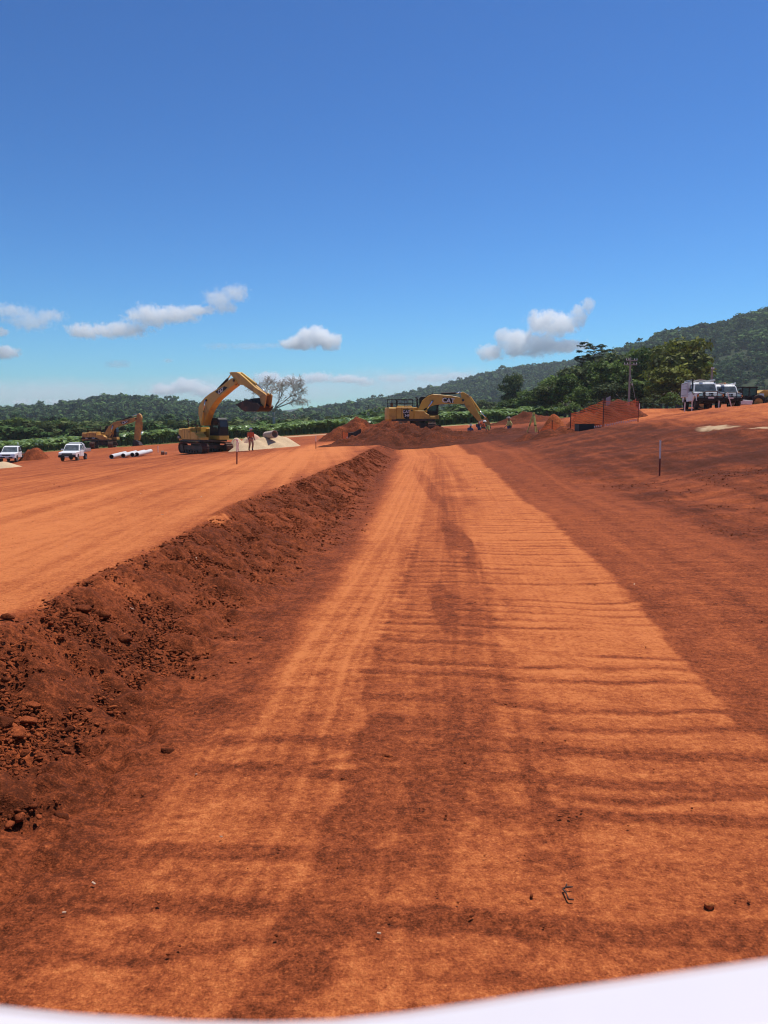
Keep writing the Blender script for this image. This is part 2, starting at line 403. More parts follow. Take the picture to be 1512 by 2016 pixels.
    strk = vnoise((x + .08 * y) * 3.0, y * .06, 71) - .5 + .6 * (vnoise((x + .08 * y) * 9, y * .1, 72) - .5)
    Tp = .76 + .22 * lane + .22 * strk + .12 * n3 + .08 * n1 + .07 * n2 - .12 * sst(18, 60, y) * (1 - lane) + .07 * (1 - sst(8, 16, y))
    Tp = Tp - .10 * sst(.35, .6, fbm(x * .22 + 3, y * .5, 77, 4)) - .10 * np.exp(-(dl / .5) ** 2)
    T = T * (1 - pl) + pl * Tp
    # right-hand slope
    sl = sst(.2, 2.5, x - bx(B_RR, y) - 1.2) 
    ss = 1.3 * (vnoise(x * .5 + y * .15, y * 1.6 - x * .5, 81) - .5) + .7 * (vnoise(x * 1.4, y * 5 - x * 1.2, 82) - .5)
    zr = ground_z(x, y)
    q = x - bx(B_RR, y); dl_ = vnoise(q * 2.4, y * .07, 84) - .5 + .7 * (vnoise(q * 6, y * .1, 85) - .5)
    T = T + rt * .16 * dl_ * (1 - .5 * near)
    Ts = .41 + .13 * dl_ + .15 * ss + .16 * n1 + .11 * n2 + .34 * sst(1.8, 2.4, zr) - .13 * sst(.15, .6, zr) * (1 - sst(1.5, 2.1, zr)) + .12 * n3 - .10 * sst(.1, .5, fbm(x * .5, y * .35, 83, 4))
    T = T * (1 - sl) + sl * Ts
    # far strip of the site
    fr_ = sst(60, 85, y); T = T * (1 - fr_) + fr_ * (.60 + .08 * n1 + .1 * n3)
    return np.clip(T, 0.02, 1.05)

def build_ground():
    ys = [-3.2]
    while ys[-1] < 130: 
        q = max(ys[-1], 0.0); ys.append(ys[-1] + 0.0085 + 0.00115 * q ** 1.5)
    while ys[-1] < 3300: ys.append(ys[-1] * 1.06 + 1)
    ys = np.array(ys); ss = np.linspace(-1, 1, 1150); ss = .82 * np.sign(ss) * (np.abs(ss) * .75 + .25 * np.abs(ss) ** 3)
    Y, S = np.meshgrid(ys, ss, indexing='ij'); X = S * (Y + 6.0)
    Z = ground_z(X, Y)
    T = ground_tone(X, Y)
    ed = np.interp(Y, EDGE_Y, EDGE_X); to = np.interp(Y, TOE_Y, TOE_X)
    fade = 1 - sst(25, 60, Y)
    bankm = sst(-.3, .1, X - ed) * (1 - sst(.0, .7, X - to))
    # crumbs and lumps: strong on the bank, weak on beaten lanes
    rough = np.clip((.62 - T) * 2.2, 0.04, 1)
    lump = fbm(X * 6, Y * 6, 91, 4, .6); lump2 = np.abs(fbm(X * 2.2, Y * 2.2, 92, 3))
    Z = Z + (lump * .022 * rough * (1 + bankm * .8) + bankm * ((lump2 - .25) * .14 + .03 * fbm(X * 11, Y * 11, 94, 3))) * (fade + .3)
    Z = Z + fbm(X * .35, Y * .35, 93, 3) * .035 + fade * .006 * fbm(X * 16, Y * 16, 89, 3, .7)
    # ripples follow their tone
    inroad = sst(-.1, .2, X - to) * (1 - sst(-.2, .2, X - bx(B_RR, Y)))
    Z = Z + inroad * fade * .016 * (vnoise((Y + .07 * X) * 5.0, X * .35 + 3, 51) - .5)
    gr = np.clip(sst(108, 114, Y + 3 * fbm(X * .1, Y * .1, 97, 3)) , 0, 1) * (X < 3) + sst(98, 108, Y) * (X >= 3)
    gr = np.clip(gr + sst(107, 112, Y - .0 * X + 3 * fbm(X * .2, Y * .2, 98, 3)) * (X < -20) * .8, 0, 1)
    lane = np.exp(-((Y - (104 + .02 * X)) / 1.6) ** 2) * (X > -14) * (X < 16)
    gr = gr * (1 - lane)
    pale = np.clip(lane * 1.3, 0, 1)
    for (u, v, yy, ru, rv) in ((1405, 846, 36, 1.0, .8), (1490, 850, 34, .8, .4)):
        p = at(u, v, yy); pale = np.maximum(pale, (1 - sst(.6, 1.1, np.hypot((X - p.x) / ru, (Y - p.y) / rv) + .4 * fbm(X * 3, Y * 3, 99, 2))) * .8)
    ny, nx = X.shape
    idx = np.arange(ny * nx).reshape(ny, nx)
    faces = np.stack([idx[:-1, :-1], idx[:-1, 1:], idx[1:, 1:], idx[1:, :-1]], -1).reshape(-1, 4)
    me = mesh_np('ground', np.stack([X, Y, Z], -1).reshape(-1, 3), faces, M_GROUND, True)
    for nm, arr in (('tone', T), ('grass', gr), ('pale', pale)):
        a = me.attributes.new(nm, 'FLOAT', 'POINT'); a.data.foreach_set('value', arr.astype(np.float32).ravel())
    o = put('ground', me); tag(o, kind='structure')
    return o
build_ground()

# ------------------------------------------------------------------ hills
def ridge(pts):
    a = np.array(pts, float); return a[:, 0], a[:, 1]
RID_L = ridge([(-900, 815), (-200, 806), (0, 800), (60, 801), (110, 799), (150, 789), (185, 784), (265, 779), (310, 784), (345, 788), (400, 797), (440, 796), (490, 795), (540, 806), (590, 818), (650, 836), (760, 850)])
RID_M = ridge([(480, 840), (540, 822), (580, 812), (620, 803), (660, 796), (690, 791), (730, 783), (770, 776), (820, 768), (860, 762), (900, 749), (940, 738), (985, 728), (1030, 720), (1090, 712), (1150, 706), (1200, 704), (1300, 704), (2200, 760)])
RID_R = ridge([(980, 836), (1060, 800), (1110, 745), (1150, 715), (1200, 692), (1240, 680), (1300, 664), (1350, 651), (1400, 640), (1450, 627), (1512, 612), (1600, 592), (1800, 560), (2400, 540)])
HILLS = ((RID_L, 430, 950, 10), (RID_M, 520, 1300, 12), (RID_R, 300, 820, 9))
def hill_z(x, y):
    x = np.asarray(x, float); y = np.asarray(y, float)
    u = 756 + F * x / np.maximum(y, 1)
    z = np.full(x.shape, -1.0)
    for (ru, rv), y0, y1, th in HILLS:
        v = np.interp(u, ru, rv); zr = EYE + (832 - v) / F * y1 - th
        p = sst(0, 1, (y - y0) / (y1 - y0)) * .8 + .2 * np.clip((y - y0) / (y1 - y0), 0, 1)
        back = 1 - .8 * sst(y1 + 40, y1 + 700, y)
        z = np.maximum(z, -1 + (zr + 1) * p * back + 7 * fbm(x * .012, y * .012, int(y0), 4) * np.clip(p * 3, 0, 1) * np.clip(1.2 - p, 0, 1))
    return z

M_HILL = soil_material('forest_floor', [(0.0, (0.012, 0.02, 0.008)), (0.5, (0.022, 0.035, 0.013)), (1.0, (0.05, 0.06, 0.025))], (0.05, 0.4), 0.5, False, 0.8, 0.5)
def build_hills():
    ys = np.concatenate([np.arange(260, 1000, 9.0), np.arange(1000, 2300, 26)]); us = np.linspace(-300, 1850, 300)
    Y, U = np.meshgrid(ys, us, indexing='ij'); X = (U - 756) / F * Y; Z = hill_z(X, Y)
    Z = np.where(Z < -.5, -2.5, Z)
    ny, nx = X.shape; idx = np.arange(ny * nx).reshape(ny, nx)
    faces = np.stack([idx[:-1, :-1], idx[:-1, 1:], idx[1:, 1:], idx[1:, :-1]], -1).reshape(-1, 4)
    tag(put('hills', mesh_np('hills', np.stack([X, Y, Z], -1).reshape(-1, 3), faces, M_HILL, True)), kind='structure')
    # far range seen through the gap
    xs = np.linspace(-1400, 1300, 160); rows = []
    top = 22 + 38 * np.exp(-((xs + 330) / 200) ** 2) + 18 * fbm(xs * .004, xs * 0, 5, 5)
    for k, (yy, f) in enumerate(((2450, 0), (2700, .55), (2950, .9), (3100, 1.0), (3250, .4))):
        rows.append(np.stack([xs, np.full_like(xs, yy), -2 + top * f + (6 * fbm(xs * .02 + k, xs * 0 + k, 8, 3) if f else 0)], -1))
    V = np.concatenate(rows); idx = np.arange(len(V)).reshape(5, -1)
    faces = np.stack([idx[:-1, :-1], idx[:-1, 1:], idx[1:, 1:], idx[1:, :-1]], -1).reshape(-1, 4)
    tag(put('distant_hills', mesh_np('distant_hills', V, faces, M_HILL, True)), kind='structure')
build_hills()

# ------------------------------------------------------------------ foliage
def leaf_mat(name, dark, light, gloss=0.5, trans=0.25, var_obj=0.25, spec=.08):
    m = bpy.data.materials.new(name); m.use_nodes = True; nt = m.node_tree; N = nt.nodes; L = nt.links; p = N['Principled BSDF']
    p.inputs['Roughness'].default_value = gloss; p.inputs['Specular IOR Level'].default_value = spec
    a = N.new('ShaderNodeAttribute'); a.attribute_name = 'tone'
    oi = N.new('ShaderNodeObjectInfo')
    mp = N.new('ShaderNodeMath'); mp.operation = 'MULTIPLY_ADD'; L.new(oi.outputs['Random'], mp.inputs[0]); mp.inputs[1].default_value = var_obj * 2; mp.inputs[2].default_value = -var_obj
    ad = N.new('ShaderNodeMath'); ad.operation = 'ADD'; L.new(a.outputs['Fac'], ad.inputs[0]); L.new(mp.outputs[0], ad.inputs[1])
    rp = N.new('ShaderNodeValToRGB'); L.new(ad.outputs[0], rp.inputs[0])
    rp.color_ramp.elements[0].position = .1; rp.color_ramp.elements[1].position = .95
    rp.color_ramp.elements[0].color = dark + (1,); rp.color_ramp.elements[1].color = light + (1,)
    L.new(rp.outputs[0], p.inputs['Base Color'])
    if trans > 0:
        t = N.new('ShaderNodeBsdfTranslucent'); L.new(rp.outputs[0], t.inputs['Color'])
        mx = N.new('ShaderNodeMixShader'); mx.inputs[0].default_value = trans
        L.new(p.outputs[0], mx.inputs[1]); L.new(t.outputs[0], mx.inputs[2]); L.new(mx.outputs[0], N['Material Output'].inputs[0])
    MATS[name] = m
    return m

def crown_np(rng, lobes, per, leaf, size=(1, 1, 1), shell=.55, flat=.35, aspect=1.6, lobe_r=(.28, .5), low=-.75):
    """leaf clumps on lobes spread through a unit-ish volume; returns verts, quads, tone"""
    V = []; T = []
    for _ in range(lobes):
        while True:
            c = rng.uniform(-1, 1, 3)
            if 0.15 < np.dot(c, c) < 1 and c[2] > low: break
        c = c * .72; lr = rng.uniform(*lobe_r); n = int(per * (lr / lobe_r[1]) ** 2) + 3; tl = rng.uniform(0.25, .75)
        d = rng.normal(size=(n, 3)); d /= np.linalg.norm(d, axis=1)[:, None]
        d[:, 2] = np.where(d[:, 2] < -.3, -d[:, 2] * .6, d[:, 2])
        p = c + d * lr * rng.uniform(shell, 1.0, (n, 1)) * np.array([1, 1, .8])
        nrm = d + rng.normal(size=(n, 3)) * .6; nrm[:, 2] += flat; nrm /= np.linalg.norm(nrm, axis=1)[:, None]
        ta = np.cross(nrm, rng.normal(size=(n, 3))); ta /= np.linalg.norm(ta, axis=1)[:, None]; tb = np.cross(nrm, ta)
        s = leaf * rng.uniform(.55, 1.3, (n, 1)); a = ta * s * aspect * .5; b = tb * s * .5
        sz = np.array(size)
        q = np.stack([p - a, p + b * rng.uniform(.5, 1.1, (n, 1)), p + a, p - b * rng.uniform(.5, 1.1, (n, 1))], 1)
        V.append(q); T.append(np.repeat(np.clip(tl + rng.normal(0, .16, n), 0, 1), 4))
    V = np.concatenate(V).reshape(-1, 3) * np.array(size); T = np.concatenate(T)
    return V, np.arange(len(V)).reshape(-1, 4), T

def leafy_mesh(name, V, Fq, T, m):
    me = mesh_np(name, V, Fq, m)
    a = me.attributes.new('tone', 'FLOAT', 'POINT'); a.data.foreach_set('value', T.astype(np.float32))
    return me

def scatter(name, protos, pts, scl, rng, mats=None):
    """one countless mass: points carrying crowns through geometry nodes"""
    me = bpy.data.meshes.new(name); me.vertices.add(len(pts)); me.vertices.foreach_set('co', np.ascontiguousarray(pts, np.float32).ravel())
    for nm, arr, ty in (('scl', scl, 'FLOAT'), ('rotz', rng.uniform(0, 6.28, len(pts)), 'FLOAT'), ('pick', rng.integers(0, len(protos), len(pts)), 'INT')):
        a = me.attributes.new(nm, ty, 'POINT'); a.data.foreach_set('value', np.ascontiguousarray(arr, np.int32 if ty == 'INT' else np.float32))
    o = put(name, me); tag(o, kind='stuff')
    ng = bpy.data.node_groups.new(name, 'GeometryNodeTree')
    ng.interface.new_socket('Geometry', in_out='INPUT', socket_type='NodeSocketGeometry'); ng.interface.new_socket('Geometry', in_out='OUTPUT', socket_type='NodeSocketGeometry')
    N = ng.nodes; L = ng.links; gi = N.new('NodeGroupInput'); go = N.new('NodeGroupOutput'); jn = N.new('GeometryNodeJoinGeometry')
    def na(nm, ty):
        n = N.new('GeometryNodeInputNamedAttribute'); n.data_type = ty; n.inputs[0].default_value = nm; return n.outputs[0]
    for i, pm in enumerate(protos):
        po = bpy.data.objects.new(name + '_source', pm)
        oi = N.new('GeometryNodeObjectInfo'); oi.inputs['Object'].default_value = po; oi.inputs['As Instance'].default_value = True
        cmp = N.new('FunctionNodeCompare'); cmp.data_type = 'INT'; cmp.operation = 'EQUAL'; L.new(na('pick', 'INT'), cmp.inputs[2]); cmp.inputs[3].default_value = i
        ip = N.new('GeometryNodeInstanceOnPoints'); L.new(gi.outputs[0], ip.inputs['Points']); L.new(cmp.outputs[0], ip.inputs['Selection']); L.new(oi.outputs['Geometry'], ip.inputs['Instance'])
        cx = N.new('ShaderNodeCombineXYZ'); L.new(na('rotz', 'FLOAT'), cx.inputs[2]); L.new(cx.outputs[0], ip.inputs['Rotation'])
        L.new(na('scl', 'FLOAT'), ip.inputs['Scale']); L.new(ip.outputs[0], jn.inputs[0])
    L.new(jn.outputs[0], go.inputs[0])
    md = o.modifiers.new('scatter', 'NODES'); md.node_group = ng
    return o

M_FOREST = leaf_mat('forest_leaves', (0.014, 0.037, 0.014), (0.092, 0.158, 0.046), .8, .12, .30, .03)
M_LEAF = leaf_mat('broad_leaves', (0.020, 0.046, 0.009), (0.175, 0.255, 0.050), .6, .28, .12)
M_YLEAF = leaf_mat('yellow_green_leaves', (0.026, 0.042, 0.006), (0.24, 0.255, 0.036), .6, .28, .05)
M_DLEAF = leaf_mat('dull_leaves', (0.019, 0.034, 0.011), (0.130, 0.165, 0.052), .7, .22, .1)
M_SCRUB = leaf_mat('dry_scrub', (0.035, 0.034, 0.020), (0.13, 0.12, 0.068), .8, .1, .2)
M_BANANA = leaf_mat('banana_leaves', (0.03, 0.070, 0.014), (0.26, 0.37, 0.11), .35, .35, .12, .35)
M_BARK = mat('bark', (0.10, 0.075, 0.055), .9, 0, .4, 3)

def build_forest():
    rng = np.random.default_rng(5); protos = []
    for i in range(6):
        tall = (1, 1, .8, 1.25, .95, 1.5)[i]; wd = (5.5, 6.5, 7.5, 4.2, 5.0, 3.2)[i]
        V, Q, T = crown_np(rng, 11, 24, .34, (wd, wd, wd * tall * .85), .5, .5, 1.5, (.3, .55))
        V[:, 2] += wd * tall * .5
        protos.append(leafy_mesh('forest_crown', V, Q, T, M_FOREST))
    n = 26000
    y = np.sqrt(rng.uniform(250 ** 2, 1450 ** 2, n)); u = rng.uniform(-140, 1660, n); x = (u - 756) / F * y
    z = hill_z(x, y)
    # drop crowns far over the crest, nobody sees those
    e0 = (z + 12 - EYE) / y; k = np.ones(n, bool)
    for (ru, rv), y0, y1, th in HILLS:
        v = np.interp(u, ru, rv); k &= ~((y > y1 + 60) & (v < 832 - F * e0 + 10) & (v > 0) & (832 - F * e0 > v))
    dens = np.clip(.35 + .65 * sst(250, 520, y), 0, 1); k &= rng.uniform(0, 1, n) < dens
    x, y, z = x[k], y[k], z[k]
    s = rng.uniform(.6, 1.2, len(x)) * (1 + .55 * (rng.uniform(0, 1, len(x)) > .92)); s *= np.clip(y / 700, .6, 1.0)
    scatter('forest', protos, np.stack([x, y, z - .5], -1), s, rng)
    # low scrub on the valley floor
    protos = []
    for i in range(3):
        V, Q, T = crown_np(rng, 9, 20, .36, (2.6, 2.6, 1.7), .5, .5, 1.6, (.35, .6)); V[:, 2] += .8
        protos.append(leafy_mesh('scrub_bush', V, Q, T, (M_DLEAF, M_FOREST, M_FOREST)[i]))
    n = 3800
    y = rng.uniform(150, 420, n); u = rng.uniform(-120, 1100, n); x = (u - 756) / F * y; z = np.maximum(hill_z(x, y), ground_z(x, y))
    scatter('scrub', protos, np.stack([x, y, z - .3], -1), rng.uniform(.6, 1.5, n), rng)
build_forest()

# ------------------------------------------------------------------ single trees
_rt = np.random.default_rng(21)
def trunk_mesh(h, r, rng, limbs=5, crook=.25):
    b = MB(); pts = [Vector((0, 0, -.3))]; n = 5
    for i in range(1, n + 1): pts.append(Vector((rng.normal(0, crook) * i / n, rng.normal(0, crook) * i / n, h * .72 * i / n)))
    rad = [r * (1 - .75 * i / n) for i in range(n + 1)]; b.tube(pts, rad, 7)
    for k in range(limbs):
        i = int(rng.integers(2, n + 1)); a = rng.uniform(0, 6.28); L_ = h * rng.uniform(.2, .38); p = pts[i]
        q = p + Vector((math.cos(a), math.sin(a), .7)) * L_ * .5; q2 = q + Vector((math.cos(a + .4), math.sin(a + .4), 1.0)) * L_ * .4
        b.tube([p, q, q2], [rad[i] * .7, rad[i] * .4, .03], 5)
    return b.mesh('trunk', M_BARK, True)
def make_tree(name, label, cat, crown, trunk, loc, s, group=None, rz=None):
    t = thing(name, label, cat, loc, _rt.uniform(0, 6.28) if rz is None else rz, group)
    t.scale = s if hasattr(s, '__len__') else (s, s, s)
    put('crown', crown, t); put('trunk', trunk, t)
    return t

def broad_crown(m, lobes=26, per=95, leaf=.075, sz=(1, 1, 1), seed=1, zc=1.0, **k):
    V, Q, T = crown_np(np.random.default_rng(seed), lobes, per, leaf, (1, 1, 1), .45, .45, 1.7, (.22, .42), **k)
    V = V * np.array(sz); V[:, 2] += zc
    return leafy_mesh('crown', V, Q, T, m)
# unit trees: crown radius about 1, foot at z = 0
TR = trunk_mesh(1.6, .07, np.random.default_rng(3), 6, .06)
CR = {k: [broad_crown(m, 44, 120, .098, (1, 1, 1.0), sd, 1.12, low=-.9) for sd in (1, 2, 3)] for k, m in (('g', M_LEAF), ('y', M_YLEAF), ('d', M_DLEAF))}
CB = [broad_crown(M_LEAF, 24, 80, .10, (1, 1, .85), sd, .72, low=-.9) for sd in (11, 12)]
CBF = [broad_crown(M_DLEAF, 24, 80, .10, (1, 1, .85), sd, .72, low=-.9) for sd in (13, 14)]
CSC = [broad_crown(M_SCRUB, 20, 60, .09, (1, 1, .8), sd, .7, low=-.9) for sd in (15, 16)]

def tree_px(name, label, cat, u, vtop, vbase, y, wpx, crown, group=None, trunk=None, ztop=1.93):
    """a tree whose crown is wpx photo pixels wide at y metres"""
    p = at(u, vbase, y); h = (vbase - vtop) / F * y; w = wpx / F * y / 2 * 1.3
    return make_tree(name, label, cat, crown, trunk or TR, (p.x, y, p.z), (w, w, h / ztop), group)

CO = 'trees of the copse behind the parked vehicles'
for a in (
    ('tree', 'broad yellow green tree behind the white wagon, biggest of the copse', 'tree', 1338, 668, 806, 112, 118, CR['y'][0], CO),
    ('tree', 'olive green tree with thick crown just right of the power pole', 'tree', 1272, 686, 808, 120, 84, CR['g'][0], CO),
    ('tree', 'dark leafy tree rising directly behind the power pole', 'tree', 1232, 700, 808, 128, 76, CR['d'][0], CO),
    ('tree', 'rounded mid green tree left of the power pole', 'tree', 1192, 712, 808, 118, 78, CR['g'][1], CO),
    ('tree', 'shady green tree behind the soil heap inside the orange mesh', 'tree', 1150, 722, 812, 124, 72, CR['d'][1], CO),
    ('tree', 'leafy green tree at the left end of the tall copse', 'tree', 1112, 736, 812, 120, 66, CR['g'][2], CO),
    ('tree', 'lower bushy tree at the foot of the copse, left of its tall trees', 'tree', 1078, 752, 814, 126, 56, CR['d'][2], CO),
    ('tree', 'low spreading yellow green tree filling the copse edge left of the wagon', 'tree', 1310, 722, 808, 100, 84, CR['y'][1], CO),
    ('tree', 'short dark tree in the shade under the big yellow green tree', 'tree', 1362, 724, 806, 122, 62, CR['y'][2], CO),
    ('tree', 'squat dark tree low between the pole and the wagon', 'tree', 1262, 748, 810, 106, 66, CR['g'][1], CO),
    ('tree', 'squat tree under the copse behind the grey board', 'tree', 1202, 752, 812, 108, 62, CR['d'][0], CO),
    ('tree', 'squat tree at the copse foot above the orange mesh', 'tree', 1145, 762, 816, 110, 60, CR['g'][0], CO),
    ('tree', 'tall narrow dark tree standing apart left of the copse', 'tree', 1008, 736, 822, 170, 44, CR['d'][1], None),
    ('tree', 'bright leafy tree between the narrow dark tree and the copse', 'tree', 1042, 768, 822, 150, 52, CR['g'][1], None),
    ('tree', 'round bright green tree below the narrow dark tree', 'tree', 1012, 784, 824, 160, 60, CR['g'][0], None),
    ('tree', 'dark tree peeping over the boom of the digging excavator', 'tree', 958, 786, 828, 210, 40, CR['d'][2], None),
    ('tree', 'dark rounded tree at the left border of the view, above the bananas', 'tree', 20, 820, 880, 190, 76, CR['g'][2], None),
    ('tree', 'dark green tree above the bananas between the two white utes', 'tree', 122, 822, 880, 185, 48, CR['g'][0], None),
    ('tree', 'wide leafy tree above the bananas, left of the smaller one', 'tree', 84, 830, 880, 190, 54, CR['d'][0], None),
    ('tree', 'dark tree right behind the cab of the left excavator', 'tree', 478, 838, 882, 175, 44, CR['d'][2], None),
    ('tree', 'green tree behind the bucket of the left excavator near the walker', 'tree', 440, 842, 882, 180, 46, CR['g'][1], None),
):
    tree_px(*a)
for u, vt, y, w, c in ((1222, 692, 140, 92, CR['d'][2]), (1258, 683, 142, 96, CR['g'][2]), (1298, 673, 140, 96, CR['y'][2]), (1178, 708, 142, 88, CR['g'][0]), (1132, 724, 144, 80, CR['d'][1]), (1096, 740, 146, 70, CR['g'][1]), (1352, 690, 128, 76, CR['g'][2])):
    tree_px('tree', 'tree at the back of the copse whose crown fills the gap between the front ones', 'tree', u, vt, 808, y, w, c, 'back row of the copse')
BU = 'bushes at the far edge of the fields'
for i, (u, vt, vb, y, w, c) in enumerate(((505, 846, 876, 165, 40, CB[0]), (330, 842, 878, 190, 60, CBF[0]), (372, 846, 880, 185, 44, CB[1]), (190, 846, 880, 195, 50, CBF[1]),
        (150, 850, 880, 190, 40, CB[0]), (50, 850, 882, 190, 44, CB[1]), (690, 812, 850, 180, 52, CBF[0]), (735, 806, 848, 190, 60, CB[0]), (765, 812, 848, 180, 50, CB[1]), (650, 828, 856, 185, 50, CBF[1]),
        (890, 794, 836, 190, 56, CB[0]), (925, 800, 834, 185, 46, CBF[0]), (968, 804, 830, 180, 44, CB[1]), (985, 800, 828, 170, 40, CB[0]), (1060, 786, 822, 150, 48, CBF[1]), (1088, 790, 820, 140, 40, CB[1]),
        (610, 836, 862, 180, 56, CSC[0]), (570, 832, 866, 185, 60, CSC[1]), (530, 838, 868, 185, 60, CSC[0]), (590, 822, 862, 230, 80, CSC[1]), (500, 830, 868, 230, 70, CSC[0]),
        (1225, 782, 812, 98, 44, CBF[0]), (1285, 780, 810, 96, 50, CBF[1]), (1330, 776, 808, 92, 46, CB[0]), (1170, 790, 816, 102, 44, CBF[1]), (1120, 794, 820, 106, 44, CB[1]))):
    dry = c in CSC
    lab = ('grey brown dry bush in the scrub around the bare tree' if dry else 'dark bush in the deep shade under the copse' if y < 110 else 'green bush at the edge of the fields below the hills')
    tree_px('bush', lab, 'bush', u, vt, vb, y, w, c, 'dry bushes round the bare tree' if dry else 'bushes under the copse' if y < 110 else BU, ztop=1.3)

def pine():
    """sparse layered tree poking out above the copse"""
    y = 150; p = at(1166, 806, y); h = (806 - 680) / F * y
    t = thing('pine_tree', 'sparse dark tree with layered crown poking above the copse against the sky', 'tree', (p.x, y, p.z))
    b = MB(); b.tube([(0, 0, -.3), (.1, 0, h * .5), (0, .1, h * .97)], [.3, .2, .06], 7)
    rng = np.random.default_rng(8); Vs = []; Ts = []
    for k in range(52):
        z = h * rng.uniform(.52, 1.0); a = rng.uniform(0, 6.28); L_ = (1.3 + 2.0 * rng.uniform()) * (1.15 - .5 * abs(z / h - .8) * 2); e = Vector((math.cos(a) * L_, math.sin(a) * L_, z + .35))
        b.tube([(0, 0, z - .3), tuple(e)], [.07, .02], 4)
        V, Q, T = crown_np(rng, 6, 26, .34, (1.0, 1.0, .45), .3, .6, 2.0, (.4, .6)); Vs.append(V + np.array(e)); Ts.append(T)
    V = np.concatenate(Vs); put('crown', leafy_mesh('crown', V, np.arange(len(V)).reshape(-1, 4), np.concatenate(Ts), M_DLEAF), t)
    b.build('trunk', M_BARK, t, smooth=True)
pine()

M_BARE = mat('bare_wood', (0.40, 0.335, 0.285), .9, 0, .25, 2)
def bare_tree():
    y = 140; p = at(541, 866, y); s = y / F
    t = thing('bare_tree', 'leafless grey tree with a wide twiggy crown beside the raised bucket', 'tree', (p.x, y, p.z))
    rng = random.Random(4); tr = MB(); br = MB()
    def grow(mb, a, d, L_, r, depth):
        n = 3 if depth > 3 else 2; pts = [a]; q = Vector(a); dd = Vector(d)
        for i in range(n):
            dd = (dd + Vector((rng.gauss(0, .14), rng.gauss(0, .14), rng.gauss(0, .08) + .02))).normalized(); q = q + dd * L_ / n; pts.append(q.copy())
        mb.tube(pts, [r * (1 - .4 * i / n) for i in range(n + 1)], 6 if depth > 4 else 4 if depth > 2 else 3)
        if depth == 0: return
        k = 3 if depth != 2 else 4
        for j in range(k):
            f = dd.orthogonal(); f.rotate(Matrix.Rotation(rng.uniform(0, 6.28), 3, dd))
            e = (dd * rng.uniform(.6, 1.1) + f.normalized() * rng.uniform(.5, .95) + Vector((0, 0, -.10 if depth < 3 else .1))).normalized()
            grow(br, pts[-1 if j < 2 else -2], e, L_ * rng.uniform(.62, .86), max(r * .60, .030), depth - 1)
    H = 6.0 * 1
    def P(u, v): return Vector(((u - 541) * s, 0, (866 - v) * s))
    tr.tube([P(541, 868), P(540, 840), P(540, 822), P(539, 812)], [.36, .28, .26, .25], 9)
    for (pts, r, dep) in ((((539, 812), (533, 798), (531, 782)), .17, 4), (((539, 812), (545, 798), (552, 786)), .17, 4), (((541, 806), (556, 800), (572, 794)), .13, 4), (((536, 804), (524, 794), (514, 784)), .12, 4), (((543, 804), (562, 790), (572, 782)), .12, 4), (((540, 822), (526, 818), (516, 822)), .08, 2), (((540, 824), (556, 820), (563, 819)), .06, 1)):
        q = [P(*a) for a in pts]; q = [Vector((a.x, rng.uniform(-.3, .3) * i, a.z)) for i, a in enumerate(q)]; br.tube(q, [r, r * .8, r * .65], 6)
        d = (q[2] - q[1]).normalized()
        for j in range(3 if dep > 3 else 2):
            e = (d + Vector((rng.uniform(-.9, .9), rng.uniform(-.9, .9), rng.uniform(-.1, .6)))).normalized(); grow(br, q[2], e, 1.45 if dep > 3 else .75, r * .55, dep)
        if dep > 3: grow(br, q[1], (d + Vector((rng.uniform(-.6, .6), rng.uniform(-1, 1), .3))).normalized(), 1.25, r * .4, 3)
    tr.build('trunk', M_BARE, t, smooth=True); br.build('branches', M_BARE, t, smooth=True)
bare_tree()

# ------------------------------------------------------------------ bananas
M_BAG = mat('white_bag', (0.75, 0.77, 0.80), .5, 0, .06, 5)
def banana_mesh(seed, bag=False):
    rng = random.Random(seed); b = MB(); tone = []
    b.cyl((0, 0, -.2), (rng.uniform(-.1, .1), 0, 1.0), .12, .08, 6); tone += [.45] * len(b.v)
    for k in range(11):
        a = k * 2.4 + rng.uniform(-.4, .4); L_ = rng.uniform(1.3, 2.3); w = rng.uniform(.20, .34); up = rng.uniform(.7, 1.55); tn = rng.uniform(.2, 1)
        dx, dy = math.cos(a), math.sin(a); px, py = -dy, dx; rows = []
        r = 0; z = .9
        for i in range(6):
            f = i / 5; ang = up * (1 - f * 1.05) - .25 * f; 
            if i: r += L_ / 5 * math.cos(ang); z += L_ / 5 * math.sin(ang)
            ww = w * (math.sin(math.pi * min(.97, .12 + f * .88)) ** .6) * (.25 if i == 0 else 1)
            c = Vector((dx * r, dy * r, z)); rows.append([c + Vector((px * ww, py * ww, .10 * ww)), c + Vector((0, 0, -.02)), c - Vector((px * ww, py * ww, -.10 * ww))])
        n0 = len(b.v); b.loft(rows, close=False, caps=False); tone += [min(1, tn + rng.uniform(-.1, .1)) for _ in range(len(b.v) - n0)]
    if bag:
        b.mi = 1; n0 = len(b.v); b.ball((.25, -.2, 1.55), (.17, .17, .38), 7, 5); tone += [.5] * (len(b.v) - n0)
    me = bpy.data.meshes.new('banana_plant'); me.from_pydata(b.v, [], b.f); me.materials.append(M_BANANA); me.materials.append(M_BAG)
    for p, i in zip(me.polygons, b.m): p.material_index = i
    at_ = me.attributes.new('tone', 'FLOAT', 'POINT'); at_.data.foreach_set('value', np.array(tone, np.float32))
    return me
